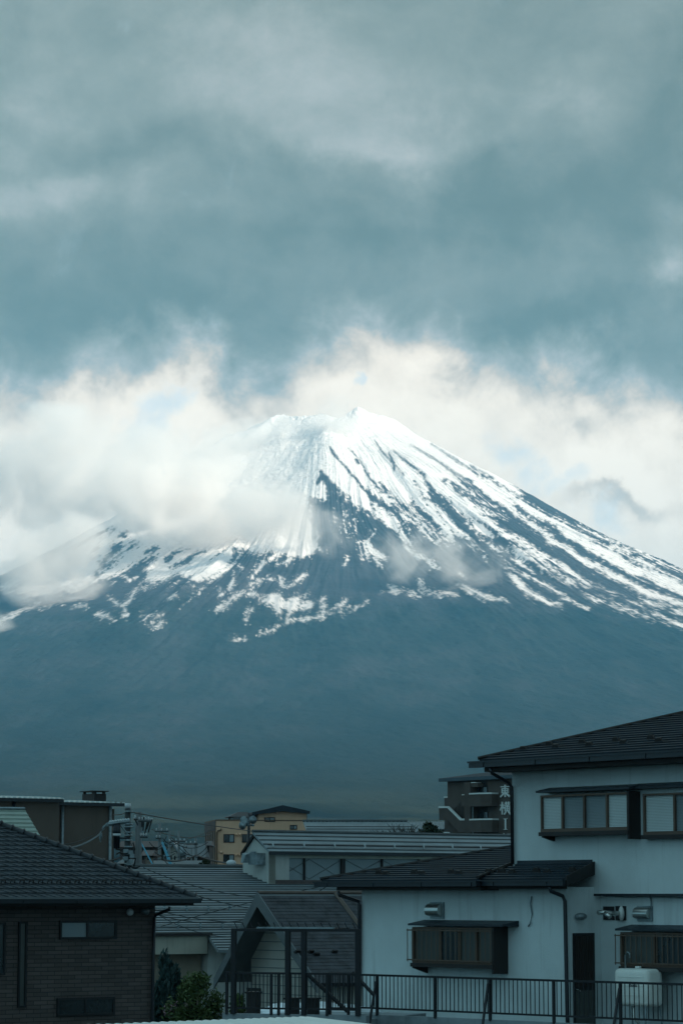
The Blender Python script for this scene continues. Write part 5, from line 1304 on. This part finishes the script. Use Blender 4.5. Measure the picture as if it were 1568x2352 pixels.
q = roof_slab(rq, plq, .12); courses(q, rq, plq, .36, .02, .04); qo = q.build('roof', M['palegreen'], gh)
MB().tube([plq[1] + Z * .06, plq[2] + Z * .06], .07).build('ridge_cap', M['galv'], qo)
MB().box(FQ, -16, q1[0] - .5, -8, -.6, 0, q1[1] - 1.0).build('wall', M['cream'], gh)
# ================================================================== distant houses among the poles
def far_house(x0, x1, yr, ye, D, wallm, roofm, label, ang=0, gable=False):
    f = Frame(P((x0 + x1) / 2, ye, D), ang); a, b, c, e = f.rect(x0, yr, x1, ye); h = thing('distant_house', label, 'house', f.pt((a + b) / 2, -4, 0))
    if gable:
        m_ = (a + b) / 2
        MB().prism([f.pt(a, 0, 0), f.pt(b, 0, 0), f.pt(b, 0, c), f.pt(m_, 0, e), f.pt(a, 0, c)], -f.n * 8).build('wall', M[wallm], h)
        r_ = MB()
        for s_ in (a - .4, b + .4): r_.prism([f.pt(m_, .4, e + .2), f.pt(s_, .4, c - .2), f.pt(s_, .4, c - .45), f.pt(m_, .4, e - .1)], -f.n * 9)
        r_.build('roof', M[roofm], h)
    else:
        MB().box(f, a + .5, b - .5, -8, 0, 0, c).build('wall', M[wallm], h)
        r_ = MB().hexa([f.pt(a, .7, c - .1), f.pt(b, .7, c - .1), f.pt(b, -8.7, c - .1), f.pt(a, -8.7, c - .1), f.pt(a + (b - a) * .1, -3.5, e), f.pt(b - (b - a) * .1, -3.5, e), f.pt(b - (b - a) * .1, -4.5, e), f.pt(a + (b - a) * .1, -4.5, e)])
        k_ = 0
        r_.build('roof', M[roofm], h)
    mid = (ye + 1998) / 2; w_ = (x1 - x0)
    if w_ > 20:
        for t_ in (.25, .62):
            xx = x0 + w_ * t_; window(h, f, xx, ye + 4, xx + w_ * .16, ye + 13, 0, [(xx, xx + w_ * .16, 'darkglass')], fw=.1, depth=.05)
    return h
far_house(262, 372, 1930, 1943, 230, 'roofbrown', 'roofbrown', 'house with a faded brown roof behind the nearest utility pole')
far_house(318, 352, 1951, 1962, 190, 'tan', 'roofbrown', 'small tan house between the twin poles')
far_house(386, 408, 1937, 1962, 250, 'siding', 'greymetal', 'narrow white gabled house among the utility poles', gable=True)
far_house(404, 474, 1936, 1966, 270, 'brownwall', 'soffit', 'grey roofed house left of the orange block')
far_house(470, 486, 1930, 1940, 300, 'trim', 'blackmetal', 'dark narrow house touching the orange block')
far_house(268, 310, 1972, 1980, 180, 'red', 'soffit', 'low red walled shed beside the nearest utility pole')
far_house(340, 480, 1975, 1985, 200, 'trim', 'soffit', 'low dark shed roof in front of the poles', ang=4)

# ================================================================== poles
def cross_arm(root, p, half, wd, n_in, name='cross_arm', m='galv', dirv=None):
    dv = dirv or Vector((math.cos(wd), math.sin(wd), 0))
    b_ = MB().tube([p - dv * half, p + dv * half], .06, 4).build(name, M[m], root)
    for i in range(n_in):
        q = p + dv * half * (-.95 + 1.9 * i / max(1, n_in - 1))
        MB().tube([q, q + Z * .18, q + Z * .2, q + Z * .34], [.04, .05, .09, .06], 6).build('insulator', M['insul'], b_)
    return b_
# main pole
D0 = 112; pb = P(294.5, 2000, D0); ptop = P(294, 1845, D0)
mp = thing('utility_pole', 'thick grey utility pole with a pale cap right of the brown building', 'pole', (pb.x, pb.y, 0), 'utility poles behind the brick house')
MB().tube([Vector((pb.x, pb.y, 0)), Vector((ptop.x, ptop.y, ptop.z - .2))], [.15, .115], 14).build('pole_shaft', M['pole'], mp)
MB().tube([Vector((ptop.x, ptop.y, ptop.z - .2)), ptop], .122, 14).build('pole_cap', M['insul'], mp)
for i, y in enumerate((1864, 1893, 1899, 1912, 1919, 1930, 1945, 1956, 1962, 1976, 1984)):
    z_ = P(294, y, D0).z; MB().tube([Vector((pb.x, pb.y, z_ - .03)), Vector((pb.x, pb.y, z_ + .03))], .16, 12).build('steel_band', M['galv'], mp)
arm0 = P(250, 1893, D0 - .1); arm1 = P(299, 1886.5, D0 - .1)
am = MB().tube([arm0, arm1], .075, 4).build('cross_arm', M['galv'], mp)
for k_ in range(8):
    q = arm0.lerp(arm1, .08 + k_ * .12) + Z * .08; MB().ball(q, .065, 6).build('insulator', M['insul'], am)
MB().tube([P(277, 1895, D0 - .1), P(297, 1921, D0 - .1)], .04, 5).build('arm_brace', M['galv'], mp)
MB().tube([P(262, 1925, D0 - .1), P(298, 1925, D0 - .1)], .035, 5).build('arm_brace', M['gutter'], mp)
for x in (264, 269, 273.5):
    q = P(x, 1905, D0 - .1); MB().tube([q + Z * .25, q - Z * .15, q - Z * .2, q - Z * .75], [.06, .08, .05, .045], 8).build('cable_sleeve', M['gutter'], mp); MB().tube([q - Z * .16, q - Z * .26], .075, 8).build('clamp', M['insul'], mp)
for off, rr2 in ((0, .032), (3, .028), (6, .026)):
    MB().tube([P(262, 1889 + off, D0), P(247, 1891 + off, D0), P(237, 1900 + off, D0), P(231, 1912, D0), P(229.5 + off * .3, 1925, D0), P(231, 1934, D0), P(233 + off * .3, 1922, D0), P(234, 1912 + off, D0)], rr2, 6).build('cable_loop', M['galv'], mp)
for (xa, ya, xb, yb, xc, yc) in ((296, 1975, 310, 1950, 306, 1935), (292, 1965, 275, 1958, 268, 1962), (299, 1968, 312, 1972, 308, 1990), (297, 1990, 312, 1994, 322, 1990), (290, 1945, 280, 1952, 266, 1950)):
    MB().tube([P(xa, ya, D0), P(xb, yb, D0), P(xc, yc, D0)], .035, 5).build('jumper_cable', M['cable'], mp)
for (x, y) in ((300, 1958), (303, 1966), (288, 1972), (301, 1978), (297, 1983), (289, 1955)):
    q = P(x, y, D0 - .2); MB().box(Frame(q, 20), -.09, .09, -.05, .08, q.z - .07, q.z + .08).build('junction_box', M['galv'], mp)
# farther poles
def pole(x, ytop, D, r, arms, label, pegs=()):
    b_ = P(x, 2000, D); t_ = P(x, ytop, D)
    o = thing('utility_pole', label, 'pole', (b_.x, b_.y, 0), 'utility poles behind the brick house')
    MB().tube([Vector((b_.x, b_.y, 0)), t_], [r * 1.2, r * .8], 8).build('pole_shaft', M['farpole'], o)
    for (y, x0, x1, n) in arms:
        p0, p1 = P(x0, y, D - .3), P(x1, y, D - .3); d_ = p1 - p0
        ar = MB().tube([p0, p1], .07, 4).build('cross_arm', M['greyseam'], o)
        for i in range(n):
            q = p0.lerp(p1, (i + .3) / n); MB().tube([q, q + Z * .1, q + Z * .12, q + Z * .22], [.025, .025, .06, .04], 6).build('insulator', M['insul'], ar)
    return o
pole(315.5, 1865, 165, .12, [(1881, 308, 317, 1)], 'leftmost of the two tall twin poles behind the thick pole')
pole(321.5, 1865, 163, .14, [(1885, 318, 346, 4), (1922, 322, 340, 3)], 'rightmost of the two tall twin poles, with angled insulator arms')
pole(367, 1890, 210, .13, [(1909, 356, 392, 3), (1925, 358, 372, 2)], 'pole with a three insulator arm, middle of the group')
pole(390, 1909, 200, .09, [(1934, 388, 395, 1)], 'thin pale pole beside the white gabled house')
pole(411, 1908, 240, .12, [(1932, 392, 430, 4)], 'pole with a wide dark arm near the grey roofed house')
pole(426, 1927, 250, .09, [(1945, 418, 430, 2)], 'short pole carrying a transformer near the grey roofed house')
pole(450, 1926, 220, .13, [(1938, 425, 455, 3)], 'pale pole nearest the orange block')
pole(440, 1950, 205, .07, [], 'thin short pole left of the pale pole nearest the orange block')
# slanting antenna-like arms with insulators on the twin pole
tw_ = [o for o in COL.objects if o.get('label', '').startswith('rightmost of the two')][0]
for x0, y0, x1, y1 in ((323, 1905, 309, 1880), (329, 1908, 331, 1877), (337, 1905, 345, 1882), (333, 1915, 340, 1882), (341, 1912, 349, 1882), (326, 1900, 327, 1884)):
    MB().tube([P(x0, y0, 163), P(x1, y1, 163)], .045, 5).build('cable_riser', M['cable'], tw_); MB().tube([P(x1, y1, 163), P(x1, y1 - 3, 163)], .075, 6).build('insulator', M['insul'], tw_)
q = P(418, 1944, 249); MB().tube([q, q - Z * 1.0], .35, 10).build('transformer', M['galv'], [o for o in COL.objects if o.get('label', '').startswith('short pole carrying')][0])
# loudspeaker mast
sp0 = P(571.5, 1925, 185)
lsp = thing('loudspeaker_mast', 'dark mast with a cluster of grey horn loudspeakers before the orange block', 'loudspeaker', (sp0.x, sp0.y, 0))
MB().tube([Vector((sp0.x, sp0.y, 0)), P(571.5, 1880, 185)], .10, 8).build('mast', M['gutter'], lsp)
for (x0, y0, x1, y1) in ((567, 1884, 560, 1884), (573, 1884, 581, 1883), (569, 1895, 557, 1896), (570, 1890, 563, 1889.5), (573, 1895, 582, 1895.5)):
    p0, p1 = P(x0, y0, 184.8), P(x1, y1, 184.2 if y0 != 1884 or x1 > 570 else 184.4); dv = p1 - p0
    rr3 = [.06, .09, .16, .28] if not (x1 == 582) else [.05, .06, .07, .08]
    MB().tube([p0, p0 + dv * .35, p0 + dv * .7, p1], rr3, 12).build('horn', M['galv'], lsp)
MB().tube([P(564, 1884, 184.8), P(579, 1884, 184.8)], .04, 5).build('mount_bar', M['gutter'], lsp)

# ================================================================== overhead lines
def wire(pts, sag, r, label, nm='power_line', m='cable'):
    ps = []
    for (x0, y0, D0_), (x1, y1, D1_) in zip(pts[:-1], pts[1:]):
        a_, b_ = P(x0, y0, D0_), P(x1, y1, D1_)
        for i in range(13):
            t_ = i / 12; p = a_.lerp(b_, t_); p.z -= sag * 4 * t_ * (1 - t_); ps.append(p)
    o = solo(MB().tube(ps, r, 4), nm, M[m], label, 'cable', 'overhead lines between the houses'); return o
wire([(294, 1864, 112), (840, 1922, 250)], .4, .022, 'thin overhead line from the thick pole across to the orange block')
wire([(262, 1871, 120), (294, 1864, 112)], .05, .02, 'short overhead line joining the thick pole to the brown building')
wire([(95, 1938, 104), (232, 1914, 112)],   .35, .042, 'thick pale bundled cable reaching the thick pole from the left', m='soffit')
wire([(100, 1936, 104), (245, 1898, 112)], .3, .02, 'thin line above the thick bundled cable')
wire([(236, 1977, 108), (290, 1960, 112)], .1, .035, 'dark cable from the brick house ridge to the thick pole')
wire([(330, 1993, 125), (730, 2060, 118)], .5, 0.015, 'upper of the two lines sloping down right over the wide grey roof')
wire([(300, 1998, 118), (822, 2100, 108)], .6, 0.017, 'line sloping down right over the grey roof onto the shingle roof')
wire([(340, 2094, 112), (760, 2030, 112)], .9, 0.015, 'line rising right over the lower grey roof')
wire([(345, 2087, 100), (822, 2087, 100)], .5, 0.012, 'nearly level line crossing in front of the shingle roof')
wire([(370, 2128, 104), (822, 2020, 100)], -.1, 0.012, 'lowest line rising right across the shingle roof')
wire([(350, 2093, 108), (520, 2152, 106)], .2, 0.011, 'short line sagging down towards the steel frame')
wire([(375, 1975, 170), (450, 1964, 185), (620, 1990, 150)], .2, .05, 'dark thick line passing low in front of the orange block')
wire([(350, 1905, 210), (486, 1915, 300)], .5, .03, 'faint line from the twin poles to the orange block')
wire([(380, 1934, 240), (486, 1905, 300)], .3, .03, 'faint line rising from the wide arm pole to the orange block')
wire([(390, 1922, 205), (452, 1936, 220)], .3, .03, 'line between the white gabled house and the pale pole')
for i, (xa, xb, yb, lb_) in enumerate(((324, 352, 1988, 'left blue sleeved guy wire below the twin poles'), (372, 392, 1990, 'blue sleeved guy wire beside the middle pole'), (374, 396, 1990, 'second blue sleeved guy wire beside the middle pole'))):
    solo(MB().tube([P(xa, 1935, 180), P(xb, yb, 176)], .05, 5), 'guy_wire', M['bluecable'], lb_, 'cable', 'blue sleeved guy wires')
q = P(531, 1982, 160); solo(MB().ball(q, .22, 10, (1.3, 1, .8)), 'cable_insulator', M['insul'], 'white insulator hanging on the dark line before the orange block', 'insulator')
far_wire = 0
rw_ = random.Random(5)
for i in range(14):
    xa = rw_.uniform(300, 420); xb = xa + rw_.uniform(25, 110); ya = rw_.uniform(1925, 1985); yb = ya + rw_.uniform(-14, 14)
    D_ = rw_.uniform(170, 210)
    wire([(xa, ya, D_), (min(xb, 478), yb, D_)], rw_.uniform(.1, .8), .022, 'one of the tangled thin far lines strung between the utility poles')
    COL.objects[-1]['group'] = 'tangled far lines between the utility poles'

# ================================================================== trees and shrubs
def leaf_mat(name, c0, c1):
    t = mat(name); p = t.new('ShaderNodeNewGeometry').outputs['Position']
    oi = t.noise(p, 9, 3, .7); t.put(t.bsdf.inputs['Base Color'], t.mix(oi, c0 + (1,), c1 + (1,)))
    t.bsdf.inputs['Roughness'].default_value = .6; t.bsdf.inputs['Specular IOR Level'].default_value = .25
    return t
ML = dict(conifer=leaf_mat('conifer_needles', (.018, .045, .045), (.045, .085, .08)), broad=leaf_mat('broad_leaves', (.03, .055, .015), (.10, .15, .05)), pink=leaf_mat('pink_blossom', (.25, .12, .16), (.55, .34, .40)), darkg=leaf_mat('dark_leaves', (.012, .022, .010), (.035, .05, .025)), tan=leaf_mat('dry_leaves', (.10, .10, .05), (.2, .18, .09)))
def crown_mb(c, rx, ry, rz, n, ls, seed, clumps=14, upright=False, fill=.9):
    r_ = random.Random(seed); m_ = MB(); cl = []
    for i in range(clumps):
        while True:
            v = Vector((r_.uniform(-1, 1), r_.uniform(-1, 1), r_.uniform(-1, 1)))
            if .25 < v.length < 1: break
        cl.append((Vector((v.x * rx, v.y * ry, v.z * rz)), r_.uniform(.28, .5)))
    for i in range(n):
        q, s_ = r_.choice(cl)
        v = Vector((r_.gauss(0, 1), r_.gauss(0, 1), r_.gauss(0, 1))); v = v.normalized() * (r_.random() ** .4)
        p = c + q + Vector((v.x * rx, v.y * ry, v.z * rz)) * s_
        a = Vector((r_.gauss(0, 1), r_.gauss(0, 1), r_.gauss(0, 1))).normalized()
        if upright: a = (a * .5 + Vector((v.x * .6, v.y * .6, 1))).normalized()
        b_ = a.cross(Vector((r_.gauss(0, 1), r_.gauss(0, 1), r_.gauss(0, 1)))).normalized()
        l_ = ls * r_.uniform(.6, 1.3)
        m_.add([p - a * l_, p + b_ * l_ * .38, p + a * l_, p - b_ * l_ * .38], [(0, 1, 2, 3)])
    return m_, cl
def tree(name, label, cat, x, ytop, ybot, wpx, D, lm, n, ls, seed, clumps=14, upright=False, shape=1.0, depth=.9):
    s_ = D / FPX; c = P(x, (ytop + ybot) / 2, D); rx = wpx * s_ / 2; rz = (ybot - ytop) * s_ / 2
    o = thing(name, label, cat, (c.x, c.y, 0))
    m_, cl = crown_mb(c, rx * .92, rx * depth * .9, rz * .9, n, ls, seed, clumps, upright)
    t_ = MB(); base = Vector((c.x, c.y, 0)); fork = Vector((c.x, c.y, max(.4, c.z - rz * .7)))
    t_.tube([base, fork, c], [.13, .10, .05], 7)
    for q, k_ in cl: t_.tube([fork.lerp(c, .4 * random.Random(seed).random()), c + q * .5 - Z * .1, c + q], [.05, .03, .012], 5)
    t_.build('trunk', M['bark'], o); m_.build('crown', ML[lm], o)
    return o
tree('conifer_tree', 'loose bluish conifer standing beside the brick house', 'tree', 374, 2200, 2430, 84, 100, 'conifer', 8000, .12, 3, 34, True)
tree('garden_tree', 'leafy light green garden tree with a spreading crown', 'tree', 455, 2238, 2400, 135, 96, 'broad', 5200, .085, 4, 26)
tree('blossom_shrub', 'small shrub in pink blossom below the garden tree', 'shrub', 396, 2300, 2380, 66, 97, 'pink', 700, .06, 5, 14)
tree('garden_shrub', 'thin leafed shrub behind the railing, left end of the laundry deck', 'shrub', 545, 2280, 2345, 40, 80, 'broad', 600, .07, 6, 8)
tree('evergreen_tree', 'dark evergreen tree beside the hotel stairs', 'tree', 985, 1888, 1935, 52, 270, 'darkg', 1800, .26, 8, 16)
tree('dry_shrub', 'yellowish shrub at the foot of the hotel', 'shrub', 1012, 1903, 1930, 30, 280, 'tan', 500, .22, 9, 8)
tree('evergreen_tree', 'dark tree behind the poles at the middle pole', 'tree', 373, 1925, 1990, 20, 260, 'darkg', 700, .25, 10, 9)
tree('dark_shrub', 'dark shrub at the foot of the pale pole nearest the orange block', 'shrub', 470, 1968, 2000, 26, 190, 'darkg', 500, .16, 12, 8)
# bare branched shrubs in front of the long low house
for i, (x, w_, h_) in enumerate(((830, 60, 26), (880, 70, 30), (925, 50, 44), (950, 40, 30))):
    r_ = random.Random(30 + i); m_ = MB(); b_ = P(x, 1934, 262); s_ = 262 / FPX
    for k_ in range(26):
        dx = r_.uniform(-.5, .5) * w_ * s_; hh = r_.uniform(.5, 1) * h_ * s_
        p0 = b_ + Vector((dx * .3, r_.uniform(-.5, .5), 0)); p1 = b_ + Vector((dx * .8, 0, hh * .55)); p2 = b_ + Vector((dx * 1.3 + r_.uniform(-.3, .3), 0, hh))
        m_.tube([p0, p1, p2], [.045, .03, .012], 4, False)
        m_.tube([p1, p1 + Vector((r_.uniform(-.7, .7), 0, hh * .4))], [.025, .01], 4, False)
    m_.tube([Vector((b_.x, b_.y, 0)), b_], .12, 6)
    solo(m_, 'bare_tree', M['bark'], ['leftmost bare branched tree before the long low house', 'second bare branched tree from the left before the long low house', 'tallest bare branched tree before the long low house', 'rightmost bare branched tree before the long low house'][i], 'tree', 'bare trees before the long low house')

# ================================================================== white corrugated canopy in the near foreground, bottom edge
pa, pb2 = P(-40, 2366, 30), P(722, 2337, 36)
uu = Vector((pb2.x - pa.x, pb2.y - pa.y, 0)); L_ = uu.length; uu.normalize(); nn2 = Vector((uu.y, -uu.x, 0))
m_ = MB(); nseg = 260; rows = 10; vs = []
zslope = (pb2.z - pa.z) / L_
for j in range(rows + 1):
    for i in range(nseg + 1):
        s_ = L_ * i / nseg; wv = abs(math.sin(math.pi * s_ / .185)) ** .8 * .022
        d_ = j / rows * 3.0
        drop = .10 * (j / rows) * 3 + .0
        end = max(0, (s_ - (L_ - .25)) / .25)
        vs.append(Vector((pa.x, pa.y, pa.z)) + uu * s_ + nn2 * d_ + Z * (zslope * s_ + wv - drop * .8 - (end ** 2) * .05))
fs = [(j * (nseg + 1) + i, (j + 1) * (nseg + 1) + i, (j + 1) * (nseg + 1) + i + 1, j * (nseg + 1) + i + 1) for j in range(rows) for i in range(nseg)]
m_.add(vs, fs, True)
k0 = len(vs); m_.add([v - Z * .012 for v in vs], [f[::-1] for f in fs], True)
cn = thing('carport', 'white corrugated carport roof along the bottom edge of the picture', 'carport', pa.lerp(pb2, .5) - Z * pa.lerp(pb2, .5).z + nn2 * 1.5)
m_.build('roof_sheet', M['canopy'], cn)
for s_ in (.3, L_ * .5, L_ - .5):
    q = Vector((pa.x, pa.y, 0)) + uu * s_ + nn2 * .2; MB().tube([q, q + Z * (pa.z + zslope * s_ - .05)], .05, 8).build('post', M['galv'], cn)
q0 = Vector((pa.x, pa.y, pa.z - .10)) + nn2 * .2; MB().tube([q0, q0 + uu * L_ + Z * zslope * L_], .045, 6).build('beam', M['galv'], cn)
# snow left behind the laundry deck
q = MB(); qa = P(700, 2330, 76); r_ = random.Random(3)
bm = bmesh.new(); bmesh.ops.create_icosphere(bm, subdivisions=4, radius=1)
for v in bm.verts:
    v.co *= 1 + .15 * math.sin(v.co.x * 9) * math.cos(v.co.y * 7) + r_.uniform(-.05, .05)
    v.co.x *= 1.5; v.co.y *= .8; v.co.z *= .28
me = bpy.data.meshes.new('snow_heap'); bm.to_mesh(me); bm.free(); me.shade_smooth(); me.materials.append(paint('old_snow', (.75, .8, .84), .8, var=.1, bump=.6).mat)
so = bpy.data.objects.new('snow_heap', me); COL.objects.link(so); so.location = P(720, 2331, 68); so.location.z = P(720, 2331, 68).z
tag(so, 'heap of old snow behind the laundry deck railing', 'snow heap')
MB()
